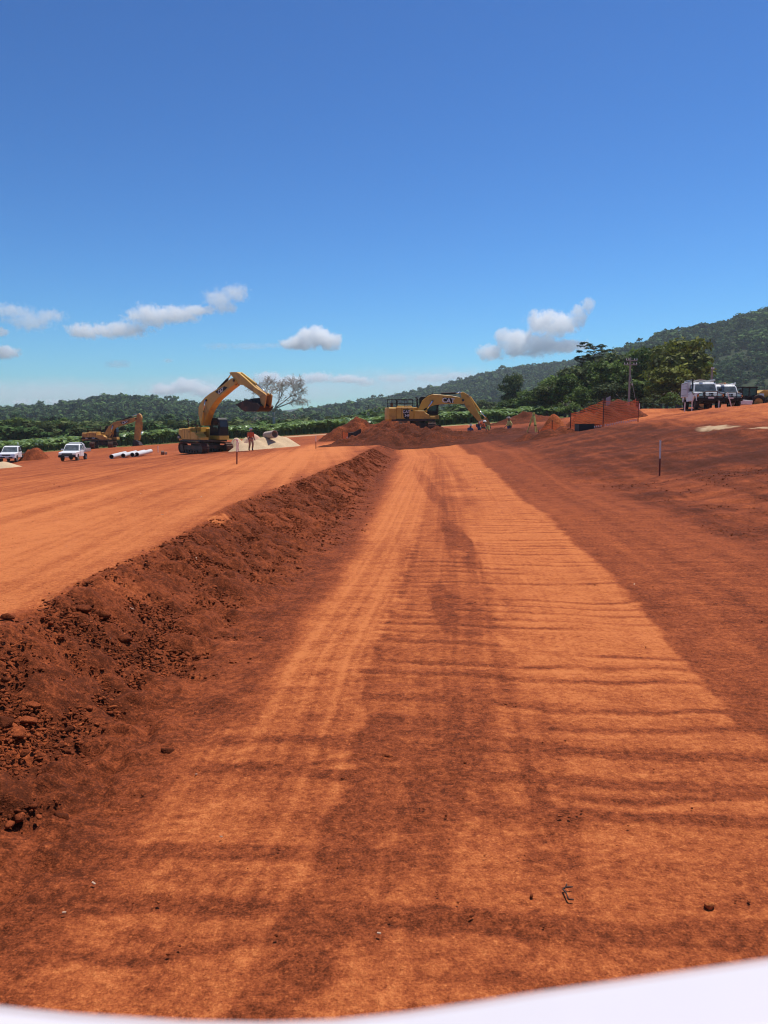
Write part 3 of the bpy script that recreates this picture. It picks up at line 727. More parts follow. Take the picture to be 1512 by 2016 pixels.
def bananas():
    rng = random.Random(12); ms = [banana_mesh(i) for i in range(6)]; bags = [banana_mesh(20 + i, True) for i in range(2)]
    n = 0
    for row in range(2):
        u = -20.0
        while u < 1075:
            y = 116 + row * 4.0 + rng.uniform(-.8, .8) + max(0, (u - 400) * .004)
            x = (u - 756) / F * y; bag = rng.random() < .10
            skip = (1010 < u and row == 0) or 440 < u < 530
            if not skip:
                o = put('banana_plant', (bags if bag else ms)[rng.randrange(2 if bag else 6)], None, (x, y, gz(x, y) - .05), (0, 0, rng.uniform(0, 6.28)), rng.uniform(.7, 1.3) * (.8 if u < 160 and row == 0 else 1))
                tag(o, 'leafy banana plant with a white bag over its fruit, edge of the banana field' if bag else 'leafy banana plant at the near edge of the banana field beyond the site', 'banana plant', 'bagged banana plants' if bag else 'banana plants along the near edge of the field'); n += 1
            u += rng.uniform(9, 20)
    r2 = np.random.default_rng(3); m = 1500
    y = r2.uniform(124, 165, m); u = r2.uniform(-60, 1090, m); x = (u - 756) / F * y
    scatter('banana_field', ms, np.stack([x, y, ground_z(x, y)], -1), r2.uniform(.7, 1.25, m), r2)
bananas()

# ------------------------------------------------------------------ clouds
def cloud(label, y, puffs, dens=.02, seed=0, soft=.5, ragged=1.0, name='cloud'):
    """puffs: (u, v, ru, rv) in photo pixels; a body of droplets standing y metres away"""
    k = y / F
    ps = [(at(u, v, y), ru * k, rv * k) for u, v, ru, rv in puffs]
    x0 = min(p.x - r * 1.3 for p, r, q in ps); x1 = max(p.x + r * 1.3 for p, r, q in ps); z0 = min(p.z - q * 1.3 for p, r, q in ps); z1 = max(p.z + q * 1.3 for p, r, q in ps)
    D = max(min(r, 1.3 * q) for p, r, q in ps) * 1.1
    c = Vector(((x0 + x1) / 2, y, (z0 + z1) / 2)); S = (z1 - z0) / 2
    b = MB(); b.box((0, 0, 0), (x1 - x0, 2 * D, z1 - z0))
    m = bpy.data.materials.new('cloud_droplets'); m.use_nodes = True; N = m.node_tree.nodes; L = m.node_tree.links; N.clear()
    out = N.new('ShaderNodeOutputMaterial'); pv = N.new('ShaderNodeVolumePrincipled'); L.new(pv.outputs[0], out.inputs['Volume'])
    pv.inputs['Color'].default_value = (1, 1, 1, 1); pv.inputs['Anisotropy'].default_value = 0.0
    tc = N.new('ShaderNodeTexCoord'); cur = None
    for p, r, q in ps:
        mp = N.new('ShaderNodeVectorMath'); mp.operation = 'SUBTRACT'; L.new(tc.outputs['Object'], mp.inputs[0]); mp.inputs[1].default_value = p - c
        ml = N.new('ShaderNodeVectorMath'); ml.operation = 'MULTIPLY'; L.new(mp.outputs[0], ml.inputs[0]); ml.inputs[1].default_value = (1 / r, 1 / min(r, D * .9), 1 / q)
        ln = N.new('ShaderNodeVectorMath'); ln.operation = 'LENGTH'; L.new(ml.outputs[0], ln.inputs[0])
        if cur is None: cur = ln.outputs['Value']
        else:
            mn = N.new('ShaderNodeMath'); mn.operation = 'SMOOTH_MIN'; mn.inputs[2].default_value = .25; L.new(cur, mn.inputs[0]); L.new(ln.outputs['Value'], mn.inputs[1]); cur = mn.outputs[0]
    rq = sum(q for _, _, q in ps) / len(ps)
    nz = N.new('ShaderNodeTexNoise'); nz.inputs['Scale'].default_value = .95 / rq; nz.inputs['Detail'].default_value = 8; nz.inputs['Roughness'].default_value = .74
    of = N.new('ShaderNodeVectorMath'); of.operation = 'ADD'; L.new(tc.outputs['Object'], of.inputs[0]); of.inputs[1].default_value = (seed * 791.0, 0, 0); L.new(of.outputs[0], nz.inputs['Vector'])
    a = N.new('ShaderNodeMath'); a.operation = 'MULTIPLY_ADD'; L.new(nz.outputs['Fac'], a.inputs[0]); a.inputs[1].default_value = -4.4 * ragged; a.inputs[2].default_value = 2.15 * ragged
    s2 = N.new('ShaderNodeMath'); s2.operation = 'ADD'; L.new(cur, s2.inputs[0]); L.new(a.outputs[0], s2.inputs[1])
    mr = N.new('ShaderNodeMapRange'); mr.interpolation_type = 'SMOOTHSTEP'; L.new(s2.outputs[0], mr.inputs[0])
    mr.inputs[1].default_value = 1.0; mr.inputs[2].default_value = 1.0 - soft * .6; mr.inputs[3].default_value = 0; mr.inputs[4].default_value = dens * 23 / rq
    L.new(mr.outputs[0], pv.inputs['Density'])
    o = b.build(name, m, None, c); tag(o, label, 'cloud')
    return o
CL_NEAR, CL_FAR = 7000, 9000
for i, (lab, y, puffs, de, so_, rg) in enumerate((
    ('large ragged white cumulus above the right hills, trailing to a raised wisp', CL_NEAR, [(968, 695, 26, 14), (990, 668, 16, 22), (1022, 676, 34, 24), (1062, 680, 40, 20), (1110, 682, 44, 12), (1075, 636, 36, 22), (1105, 640, 30, 20), (1140, 622, 16, 20), (1156, 604, 12, 16)], .05, .4, .9),
    ('small compact white cloud alone over the middle of the site', CL_NEAR, [(590, 676, 32, 14), (620, 664, 34, 20), (645, 672, 26, 16)], .06, .35, .7),
    ('long white cloud band on the left, above the left excavator', CL_NEAR, [(165, 652, 30, 14), (230, 650, 60, 14), (300, 622, 50, 20), (345, 620, 46, 16), (385, 612, 30, 9)], .035, .5, .9),
    ('soft white cloud at the upper right end of the long band', CL_NEAR, [(432, 590, 28, 22), (462, 577, 28, 16), (440, 606, 26, 12)], .02, .7, .9),
    ('soft grey edged cloud near the left border', CL_NEAR, [(60, 634, 42, 18), (20, 612, 40, 14), (95, 622, 30, 12)], .018, .7, .9),
    ('white cloud cut by the left border, lower one', CL_NEAR, [(8, 694, 30, 12), (-20, 690, 30, 14)], .05, .4, .7),
    ('tiny white cloud cut by the left border, between two larger ones', CL_NEAR, [(2, 654, 14, 9)], .03, .5, .7),
    ('low cumulus on the horizon behind the boom of the left excavator', CL_FAR, [(325, 768, 30, 12), (370, 758, 34, 14), (400, 768, 30, 12)], .04, .4, .8),
    ('row of low cumulus on the horizon above the bare tree', CL_FAR, [(528, 744, 28, 12), (575, 750, 40, 10), (625, 743, 30, 10), (680, 746, 40, 8)], .035, .5, .8),
    ('pale low cloud on the horizon above the middle hills', CL_FAR, [(720, 752, 26, 9), (775, 745, 34, 9), (850, 744, 44, 9), (900, 740, 30, 8)], .02, .6, .8),
    ('faint flat cloud low over the left hills', CL_FAR, [(45, 792, 26, 7), (120, 792, 40, 7), (190, 786, 36, 6)], .02, .6, .8),
    ('thin wisp of cloud hanging below the long white band', CL_NEAR, [(232, 717, 30, 9), (330, 710, 12, 5)], .008, .9, .8),
    ('faint grey wisp left of the small compact cloud', CL_NEAR, [(430, 682, 30, 8), (490, 682, 46, 7), (540, 680, 30, 6)], .006, .9, .8),
    ('added veil of pale haze low on the horizon, broad and thin', CL_FAR + 1500, [(500, 772, 420, 44), (900, 762, 420, 48), (100, 776, 420, 40)], .03, 1.6, .25))):  # last entry: haze veil added to pale the sky near the horizon
    cloud(lab, y, puffs, de, i + 1, so_, rg)

# ------------------------------------------------------------------ air
def haze():
    b = MB(); b.box((0, 1600, 93), (7000, 3500, 200))
    m = bpy.data.materials.new('haze_air'); m.use_nodes = True; N = m.node_tree.nodes; L = m.node_tree.links; N.clear()
    out = N.new('ShaderNodeOutputMaterial'); pv = N.new('ShaderNodeVolumePrincipled'); L.new(pv.outputs[0], out.inputs['Volume'])
    pv.inputs['Color'].default_value = (0.80, 0.90, 1.0, 1); pv.inputs['Density'].default_value = 0.00016; pv.inputs['Anisotropy'].default_value = .3
    tag(b.build('haze', m), kind='stuff')
haze()

# ------------------------------------------------------------------ paints and metals
M_YEL = mat('machine_yellow', (0.64, 0.36, 0.05), .45, 0, .14, 1.2, 0, (0.26, 0.10, 0.04), .25)
M_YEL2 = mat('dusty_machine_yellow', (0.56, 0.29, 0.06), .55, 0, .2, 1.2, 0, (0.24, 0.085, 0.035), .45)
M_BLK = mat('black_paint', (0.018, 0.017, 0.018), .6, 0, .3, 3, spec=.25)
M_DSTEEL = mat('dark_steel', (0.045, 0.035, 0.030), .55, .3, .4, 3, 0, (0.16, 0.05, 0.022), .3)
M_TRACK = mat('muddy_track', (0.06, 0.032, 0.022), .8, .1, .4, 3, .3, (0.19, 0.055, 0.024), .5)
M_BUCKET = mat('rusty_bucket', (0.040, 0.020, 0.016), .65, .2, .35, 2, .2, (0.16, 0.05, 0.025), .25)
M_ROD = mat('chrome_rod', (0.75, 0.75, 0.76), .18, 1.0, .05, 3)
M_GLASS = mat('dark_glass', (0.02, 0.026, 0.03), .12, 0, .1, 2, spec=.5)
M_GLASSV = mat('glass_reflection_grey', (0.10, 0.115, 0.125), .15, 0, .5, 3, spec=.6)  # base colour lifted to grey to stand in for reflections
M_WHITE = mat('white_paint', (0.80, 0.80, 0.80), .3, 0, .04, 2, 0, (0.55, 0.33, 0.22), .06)
M_GREYP = mat('grey_canopy_paint', (0.60, 0.61, 0.63), .4, 0, .05, 2, 0, (0.45, 0.30, 0.22), .1)
M_ALU = mat('aluminium_tray', (0.50, 0.50, 0.49), .45, .6, .12, 3, 0, (0.42, 0.24, 0.15), .2)
M_RUB = mat('tyre_rubber', (0.022, 0.020, 0.019), .85, 0, .3, 4, 0, (0.15, 0.05, 0.025), .25)
M_RIM = mat('steel_rim', (0.55, 0.53, 0.50), .4, .5, .1, 6)
M_LAMP = mat('lamp_glass', (0.72, 0.74, 0.76), .1, .2, .05, 6)
M_LETTER = mat('white_lettering', (0.78, 0.78, 0.76), .5, 0, .03, 6)
M_PLATE = mat('number_plate', (0.72, 0.71, 0.66), .5, 0, .1, 20)
M_ORANGE = mat('orange_lamp', (0.8, 0.25, 0.02), .3)

def text_part(txt, size, m, name, parent, M, ext=.006):
    cu = bpy.data.curves.new(name, 'FONT'); cu.body = txt; cu.size = size; cu.extrude = ext; cu.align_x = 'CENTER'; cu.align_y = 'CENTER'; cu.offset = size * .018
    o = bpy.data.objects.new(name, cu); COL.objects.link(o); bpy.context.view_layer.update()
    me = bpy.data.meshes.new_from_object(o.evaluated_get(bpy.context.evaluated_depsgraph_get())); bpy.data.objects.remove(o)
    me.transform(M); me.materials.clear(); me.materials.append(m)
    return put(name, me, parent)

def plane_pts(u, v, c, h):
    """photo place on the upright plane through c with heading h -> (along, up) relative to c"""
    d = at(u, v, 1.0) - Vector((0, 0, EYE)); f = Vector((math.cos(h), math.sin(h), 0)); n = Vector((-f.y, f.x, 0))
    k = (Vector((c[0], c[1], 0)).dot(n)) / d.dot(n); p = Vector((0, 0, EYE)) + d * k
    return ((p - Vector(c)).dot(f), p.z - c[2])

def excavator(label, c, hh, ht, boom, stick, bucket, scyl, bcyl, mcyl, decal, k=1.0, paint=None, side='old', hitch=None, link=None, group='yellow excavators on the site', mirror=False):
    Y = paint or M_YEL
    t = thing('excavator', label, 'excavator', c, hh, group)
    P = lambda q: [plane_pts(u, v, c, hh) for u, v in q]
    # undercarriage turns on its own heading
    dr = ht - hh; RM = Matrix.Rotation(dr, 3, 'Z')
    L, G, W, H = 4.3 * k, 2.35 * k, .62 * k, .92 * k
    for s in (-1, 1):
        b = MB(); n = 12; r = H / 2; ring = []
        for i in range(n + 1): a = math.pi / 2 + math.pi * i / n; ring.append((-L / 2 + r + r * math.cos(a), r + r * math.sin(a)))
        for i in range(n + 1): a = -math.pi / 2 + math.pi * i / n; ring.append((L / 2 - r + r * math.cos(a), r * .96 + r * .96 * math.sin(a)))
        inner = [((x - (0)) * .955, r + (z - r) * .82) for x, z in ring]
        m_ = len(ring); y0, y1 = s * G / 2 - W / 2, s * G / 2 + W / 2
        vs = [(x, y0, z) for x, z in ring] + [(x, y1, z) for x, z in ring] + [(x, y0, z) for x, z in inner] + [(x, y1, z) for x, z in inner]; fs = []
        for i in range(m_):
            j = (i + 1) % m_; fs += [(i, j, m_ + j, m_ + i), (2 * m_ + i, 3 * m_ + i, 3 * m_ + j, 2 * m_ + j), (i, 2 * m_ + i, 2 * m_ + j, j), (m_ + i, m_ + j, 3 * m_ + j, 3 * m_ + i)]
        b.add(vs, fs)
        # shoes
        per = []; 
        for i in range(m_): per.append((Vector((ring[i][0], 0, ring[i][1])), Vector((ring[(i + 1) % m_][0], 0, ring[(i + 1) % m_][1]))))
        tot = sum((q - p).length for p, q in per); step = .19 * k; d = 0; acc = 0; idx = 0
        while d < tot - .05:
            while d > acc + (per[idx][1] - per[idx][0]).length: acc += (per[idx][1] - per[idx][0]).length; idx += 1
            p, q = per[idx]; e = (q - p).normalized(); pos = p + e * (d - acc); nn = Vector((-e.z, 0, e.x)); nn = nn if nn.dot(pos - Vector((0, 0, r))) > 0 else -nn
            b.box(pos + nn * .02 + Vector((0, s * G / 2, 0)), (.03 * k, W * 1.0, .06 * k), Matrix((e, Vector((0, 1, 0)), nn)).transposed()); d += step
        b.v = [tuple(RM @ Vector(v)) for v in b.v]
        tk = b.build('track', M_TRACK, t)
        b = MB(); b.prism([(-L / 2 + r * .9, r * .55), (L / 2 - r * .9, r * .55), (L / 2 - r * .6, r), (L / 2 - r, r * 1.45), (-L / 2 + r, r * 1.45), (-L / 2 + r * .6, r)], s * G / 2 - W * .3, s * G / 2 + W * .3)
        b.v = [tuple(RM @ Vector(v)) for v in b.v]; b.build('track_frame', M_DSTEEL, tk)
        b = MB()
        for x, rr in ((-L / 2 + r, .74), (L / 2 - r, .68)): b.cyl((x, s * G / 2 - W * .42, r), (x, s * G / 2 + W * .42, r), r * rr, None, 14)
        for i in range(7): x = -L / 2 + r * 1.6 + i * (L - 3.2 * r) / 6; b.cyl((x, s * G / 2 - W * .4, r * .42), (x, s * G / 2 + W * .4, r * .42), r * .27, None, 8)
        b.v = [tuple(RM @ Vector(v)) for v in b.v]; b.build('roller_wheels', M_DSTEEL if side != 'big' else Y, tk, smooth=False)
    b = MB(); b.box((0, 0, .62 * k), (1.5 * k, 2.0 * k, .4 * k), RM); b.box((1.0 * k, 0, .55 * k), (.5 * k, 1.9 * k, .25 * k), RM); b.cyl((0, 0, .75 * k), (0, 0, 1.02 * k), .62 * k, None, 18); b.build('car_body', M_DSTEEL, t)
    # upper structure
    zb, zt = 1.0 * k, 2.12 * k; rx, fx, hw = -2.72 * k, 1.5 * k, 1.32 * k
    b = MB(); b.box((-.35 * k, 0, zb + .07 * k), (3.5 * k, 2 * hw * .99, .16 * k)); b.build('deck', M_DSTEEL, t)
    b = MB()      # counterweight with a rounded back
    prof = []
    for i in range(9): a = -1 + 2 * i / 8; prof.append((rx + .42 * k * (abs(a) ** 2.6), a * hw))
    prof += [(-1.75 * k, hw), (-1.75 * k, -hw)]
    b.prism(prof, zb + .03 * k, zt - .02 * k, 'z', .10 * k); b.build('counterweight', Y, t, smooth=False)
    b = MB()      # side boxes and engine cover
    b.prism([(-1.73 * k, zb + .16 * k), (-1.73 * k, zt), (-.35 * k, zt), (-.30 * k, zb + .16 * k)], -hw * .985, -.32 * k, 'y', .05 * k)
    b.build('engine_housing', Y, t)
    b = MB(); b.prism([(-1.73 * k, zb + .16 * k), (-1.73 * k, zt), (.10 * k, zt), (.12 * k, zb + .16 * k)], .36 * k, hw * .985, 'y', .05 * k)
    b.prism([(-1.70 * k, zt - .3 * k), (-1.70 * k, zt + .10 * k), (-.5 * k, zt + .10 * k), (-.42 * k, zt - .3 * k)], -.7 * k, .7 * k, 'y', .05 * k); b.build('engine_cover', Y, t)
    b = MB(); b.prism([(-.27 * k, zb + .16 * k), (-.27 * k, zt - .30 * k), (.55 * k, zt - .30 * k), (.62 * k, zt - .45 * k), (.95 * k, zt - .62 * k), (.98 * k, zb + .16 * k)], -hw * .97, -.42 * k, 'y', .04 * k); b.build('tank', Y, t)
    b = MB(); b.prism([(1.0 * k, zb + .16 * k), (1.0 * k, zt - .75 * k), (1.45 * k, zt - .75 * k), (1.45 * k, zb + .16 * k)], -hw * .93, -.5 * k, 'y', .03 * k); b.build('tool_box', Y, t)
    b = MB(); b.prism([(.15 * k, zb + .16 * k), (.15 * k, zb + .50 * k), (1.75 * k, zb + .50 * k), (1.78 * k, zb + .16 * k)], .36 * k, hw * .99, 'y', .03 * k); b.build('cab_base', Y, t)
    # panel lines, grilles and the dark stripe low on the side facing the road
    b = MB(); yy = -hw * .985 - .004
    for x in (-1.28 * k, -.8 * k): b.box((x, yy, (zb + zt) / 2 + .1 * k), (.025, .012, .8 * k))
    if side == 'louvre':
        for i in range(5): b.box((-1.0 * k, yy, zb + (.35 + .09 * i) * k), (.28 * k, .014, .03 * k))
    b.box((-.45 * k, yy, zt - .3 * k), (.12 * k, .014, .10 * k)); b.build('panel_gaps', M_BLK, t)
    b = MB()
    if side == 'old':
        b.prism([(-2.50 * k, zb + .25 * k), (-2.50 * k, zb + .62 * k), (-2.3 * k, zb + .58 * k), (-2.0 * k, zb + .45 * k), (-1.78 * k, zb + .22 * k)], -hw - .012, -hw + .05, 'y')
    elif side == 'stripe':
        b.prism([(-2.5 * k, zb + .20 * k), (-2.5 * k, zb + .48 * k), (-.6 * k, zb + .48 * k), (.1 * k, zb + .2 * k)], -hw - .012, -hw + .05, 'y')
    else:
        b.prism([(-1.12 * k, zb + .30 * k), (-1.18 * k, zb + .92 * k), (-.66 * k, zb + .92 * k), (-.66 * k, zb + .10 * k), (-.92 * k, zb + .12 * k)], -hw - .02, -hw + .05, 'y')
    sp = b.build('decal', M_BLK, t)
    Mr = Matrix.Rotation(math.pi / 2, 4, 'X')
    if side == 'old': text_part('329', .22 * k, M_LETTER, 'lettering', sp, Matrix.Translation((-2.33 * k, -hw - .02, zb + .33 * k)) @ Mr)
    elif side == 'stripe':
        text_part('330', .22 * k, M_LETTER, 'lettering', sp, Matrix.Translation((-1.75 * k, -hw - .02, zb + .34 * k)) @ Mr); text_part('CAT', .22 * k, M_LETTER, 'lettering', sp, Matrix.Translation((-.75 * k, -hw - .02, zb + .36 * k)) @ Mr)
    else:
        text_part('CAT', .30 * k, M_LETTER, 'lettering', sp, Matrix.Translation((-.90 * k, -hw - .03, zb + .72 * k)) @ Mr); text_part('349', .26 * k, M_LETTER, 'lettering', sp, Matrix.Translation((-.85 * k, -hw - .03, zb + .42 * k)) @ Mr)
    # rails, exhaust, mirrors
    zr = zt + .62 * k
    for (x0, x1, y) in ((-1.7, -.4, -.95), (-2.45, -1.75, -.95), (-1.7, -.1, 1.1)) if side != 'old' else ((-.25, .4, -1.1),):
        b = MB(); pts = [Vector((x0 * k, y * k, zt)), Vector((x0 * k, y * k, zr)), Vector((x1 * k, y * k, zr)), Vector((x1 * k, y * k, zt))]; b.tube(pts, .028 * k, 5); b.tube([(pts[0] + pts[1]) / 2, (pts[2] + pts[3]) / 2], .022 * k, 5); mid = (pts[1] + pts[2]) / 2; b.tube([mid, Vector((mid.x, mid.y, zt))], .024 * k, 5)
        if side != 'old': b.build('handrail', M_BLK, t)
    if side == 'old': b.tube([(-.2 * k, -1.15 * k, zt - .3 * k), (-.2 * k, -1.15 * k, zt + .35 * k), (.5 * k, -1.15 * k, zt + .35 * k), (.6 * k, -1.15 * k, zt - .6 * k)], .025, 5)
    if side == 'old': b.build('handrail', M_BLK, t)
    b = MB(); xe = -1.95 * k if side == 'old' else .0
    b.tube([(xe, -.55 * k, zt - .05), (xe, -.55 * k, zt + .55 * k), (xe - .03 * k, -.55 * k, zt + .72 * k), (xe - .16 * k, -.55 * k, zt + .8 * k)], .075 * k, 8); b.build('exhaust', M_BLK, t, smooth=True)
    b = MB(); b.cyl((-2.15 * k + (.4 if side == 'old' else 0), .2 * k, zt), (-2.15 * k + (.4 if side == 'old' else 0), .2 * k, zt + .32 * k), .10 * k, .12 * k, 10); b.build('air_cleaner', M_DSTEEL, t)
    # cab on the far side
    y0, y1 = .38 * k, hw * .98; x0, x1 = .12 * k, 1.72 * k; z0, z1 = zb + .5 * k, 3.02 * k
    prof = [(x0, z0), (x0, z1 - .15 * k), (x0 + .2 * k, z1), (x1 - .30 * k, z1), (x1 - .12 * k, z1 - .14 * k), (x1, z0 + .75 * k), (x1 - .02 * k, z0)]
    b = MB(); b.prism(prof, y0, y1, 'y', .04 * k); cab = b.build('cab', M_BLK, t)
    b = MB(); b.prism([(x0 + .62 * k, z0 + .35 * k), (x0 + .62 * k, z1 - .2 * k), (x1 - .28 * k, z1 - .2 * k), (x1 - .16 * k, z0 + .8 * k), (x1 - .2 * k, z0 + .35 * k)], y0 - .012, y0 + .02, 'y'); b.build('side_window', M_GLASS, cab)
    b = MB(); b.prism([(x0 + .62 * k, z0 + .35 * k), (x0 + .62 * k, z1 - .2 * k), (x1 - .28 * k, z1 - .2 * k), (x1 - .16 * k, z0 + .8 * k), (x1 - .2 * k, z0 + .35 * k)], y1 - .02, y1 + .012, 'y'); b.build('side_window', M_GLASS, cab)
    fr = Vector((x1 - .12 * k, 0, z1 - .14 * k)); lo = Vector((x1, 0, z0 + .75 * k)); dn = (fr - lo).normalized(); nn = Vector((dn.z, 0, -dn.x))
    b = MB(); q = [lo - dn * .02 + nn * .012, fr - dn * .06 + nn * .012]
    b.add([(q[0].x, y0 + .12 * k, q[0].z), (q[0].x, y1 - .12 * k, q[0].z), (q[1].x, y1 - .12 * k, q[1].z), (q[1].x, y0 + .12 * k, q[1].z)], [(0, 1, 2, 3)])
    b.add([(x1 + .012, y0 + .12 * k, z0 + .18 * k), (x1 + .012, y1 - .12 * k, z0 + .18 * k), (x1 + .012, y1 - .12 * k, z0 + .72 * k), (x1 + .012, y0 + .12 * k, z0 + .72 * k)], [(0, 1, 2, 3)]); b.build('windscreen', M_GLASS, cab)
    if side == 'big':
        b = MB()
        for i in range(4): b.tube([(x1 + .06 * k, y0, z0 + (.1 + .4 * i) * k), (x1 + .06 * k, y1, z0 + (.1 + .4 * i) * k)], .02 * k, 4)
        for i in range(5): y = y0 + (y1 - y0) * i / 4; b.tube([(x1 + .06 * k, y, z0 + .05 * k), (x1 + .06 * k, y, z1 - .1 * k)], .016 * k, 4)
        for i in range(4): b.tube([(x0 + .6 * k, y0 - .05 * k, z0 + (.1 + .4 * i) * k), (x1 + .06 * k, y0 - .05 * k, z0 + (.1 + .4 * i) * k)], .018 * k, 4)
        b.build('window_guard', M_DSTEEL, cab)
    b = MB(); b.tube([(x1, y0, z1 - .5 * k), (x1 + .2 * k, y0 - .1 * k, z1 - .45 * k)], .02, 4); b.box((x1 + .2 * k, y0 - .12 * k, z1 - .55 * k), (.05, .16 * k, .3 * k)); b.build('mirror', M_BLK, cab)
    # working arm
    bw, sw = .30 * k, .24 * k
    bo = P(boom); b = MB(); b.prism(bo, -bw, bw, 'y', .035 * k); bm_ = b.build('boom', Y, t)
    st = P(stick); b = MB(); b.prism(st, -sw, sw, 'y', .03 * k); sk = b.build('stick', Y, t)
    bu = P(bucket); b = MB(); wb = .62 * k; b.prism(bu, -wb, wb, 'y', .02 * k); bk = b.build('bucket', M_BUCKET, t)
    b = MB(); e0, e1 = Vector((bu[0][0], 0, bu[0][1])), Vector((bu[1][0], 0, bu[1][1])); di = (e0 - e1).normalized()
    for i in range(5): b.cyl(e0 + Vector((0, -wb + .1 * k + i * (2 * wb - .2 * k) / 4, 0)) - di * .05, e0 + Vector((0, -wb + .1 * k + i * (2 * wb - .2 * k) / 4, 0)) + di * .16 * k, .05 * k, .025 * k, 5)
    b.build('bucket_teeth', M_DSTEEL, bk)
    def ram(pts, ys, r, nm='ram'):
        a, m2, e = [Vector((q[0], 0, q[1])) for q in P(pts)]
        for y in ys:
            o = Vector((0, y, 0)); b = MB(); b.cyl(a + o, m2 + o, r, None, 10); rr = b.build(nm, M_BLK if nm == 'stick_ram' else Y, t, smooth=False)
            b = MB(); b.cyl(m2 + o, e + o, r * .55, None, 8); b.build('rod', M_ROD, rr, smooth=True)
    ram(scyl, (0,), .10 * k, 'stick_ram'); ram(bcyl, (0,), .085 * k, 'bucket_ram'); ram(mcyl, (-.43 * k, .43 * k), .10 * k, 'boom_ram')
    if hitch: b = MB(); b.prism(P(hitch), -.28 * k, .28 * k, 'y', .02); b.build('quick_hitch', M_BLK, t)
    if link: b = MB(); b.prism(P(link), -.30 * k, -.22 * k, 'y'); b.prism(P(link), .22 * k, .30 * k, 'y'); b.build('linkage', M_YEL2, t)
    # hydraulic hoses, pins and the maker's mark
    b = MB(); top = [Vector((x, 0, z)) for x, z in bo]; n = len(top)
    i0, i1 = max(1, n // 8), max(3, n // 2 - 2); cxm = sum(p.x for p in top) / n
    for y in (-.12, .02, .14):
        b.tube([p + Vector((0, y * k, .05)) for p in top[i0:i1]], .022 * k, 5)
    j = P([decal[4]])[0]; j = Vector((j[0], 0, j[1]))
    for y in (-.2, .1):
        b.tube([j + Vector((-.35 * k, y * k, -.02)), j + Vector((-.12 * k, y * k, -.34 * k)), j + Vector((.22 * k, y * k, -.36 * k)), j + Vector((.42 * k, y * k, -.1 * k))], .024 * k, 5)
    b.build('hydraulic_hoses', M_BLK, t)
    b = MB(); b.cyl(j + Vector((0, -bw - .06 * k, 0)), j + Vector((0, bw + .06 * k, 0)), .11 * k, None, 10)
    q = P([mcyl[2]])[0]; b.cyl((q[0], -bw - .14 * k, q[1]), (q[0], bw + .14 * k, q[1]), .09 * k, None, 10); b.build('pins', M_DSTEEL, t)
    poly = P(decal[0]); b = MB(); b.prism(poly, -bw - .012, -bw + .02, 'y'); dc = b.build('decal', M_BLK, bm_)
    q0, q1 = P([decal[1]])[0], P([decal[2]])[0]; ang = math.atan2(q1[1] - q0[1], q1[0] - q0[0]); cc = ((q0[0] + q1[0]) / 2, (q0[1] + q1[1]) / 2)
    text_part('CAT', decal[3], M_LETTER, 'lettering', dc, Matrix.Translation((cc[0], -bw - .02, cc[1])) @ Matrix.Rotation(-ang, 4, 'Y') @ Mr)
    b = MB(); d_ = Vector((math.cos(ang), 0, math.sin(ang))); u_ = Vector((-d_.z, 0, d_.x)); c3 = Vector((cc[0], -bw - .024, cc[1])) - u_ * decal[3] * .22
    b.add([c3 - d_ * .16 * decal[3], c3 + d_ * .18 * decal[3], c3 + u_ * .26 * decal[3]], [(0, 1, 2)]); b.build('emblem', M_YEL, dc)
    return t

def C5(q): return [(350 + x / 7.56, 720 + y / 7.56) for x, y in q]
c1 = at(405, 887, 67); h1 = R(-48)
excavator('yellow excavator holding its curled bucket high beside the bare tree', (c1.x, c1.y, gz(c1.x, c1.y)), h1, R(-48),
    C5([(385, 890), (350, 720), (354, 620), (390, 540), (450, 470), (520, 415), (600, 365), (700, 300), (800, 220), (840, 190), (880, 183), (912, 212), (915, 250), (880, 290), (800, 350), (720, 420), (640, 490), (570, 570), (520, 650), (490, 720), (460, 800), (430, 890)]),
    C5([(800, 105), (830, 95), (910, 95), (960, 120), (1060, 205), (1200, 330), (1330, 415), (1320, 450), (1280, 465), (1230, 435), (1150, 385), (1090, 345), (1010, 292), (950, 282), (905, 245), (868, 190), (830, 140)]),
    C5([(962, 577), (1060, 530), (1125, 505), (1200, 545), (1285, 560), (1332, 605), (1300, 655), (1270, 682), (1095, 682), (1045, 655)]),
    C5([(600, 350), (742, 200), (802, 112)]), C5([(950, 110), (1170, 275), (1335, 415)]), C5([(425, 885), (452, 690), (478, 515)]),
    (C5([(600, 390), (740, 308), (785, 320), (770, 345), (672, 430), (650, 420)]), C5([(640, 410)])[0], C5([(740, 350)])[0], .46, C5([(885, 222)])[0]), 1.0, M_YEL, 'old',
    C5([(1120, 492), (1250, 478), (1275, 500), (1280, 600), (1200, 612), (1130, 590)]), C5([(1265, 455), (1345, 420), (1365, 440), (1350, 560), (1335, 625), (1290, 600), (1280, 520)]))
def C1(q): return [(150 + x / 10.8, 800 + y / 10.8) for x, y in q]
c2 = at(204, 886, 108); c2.z = gz(c2.x, c2.y) + 0
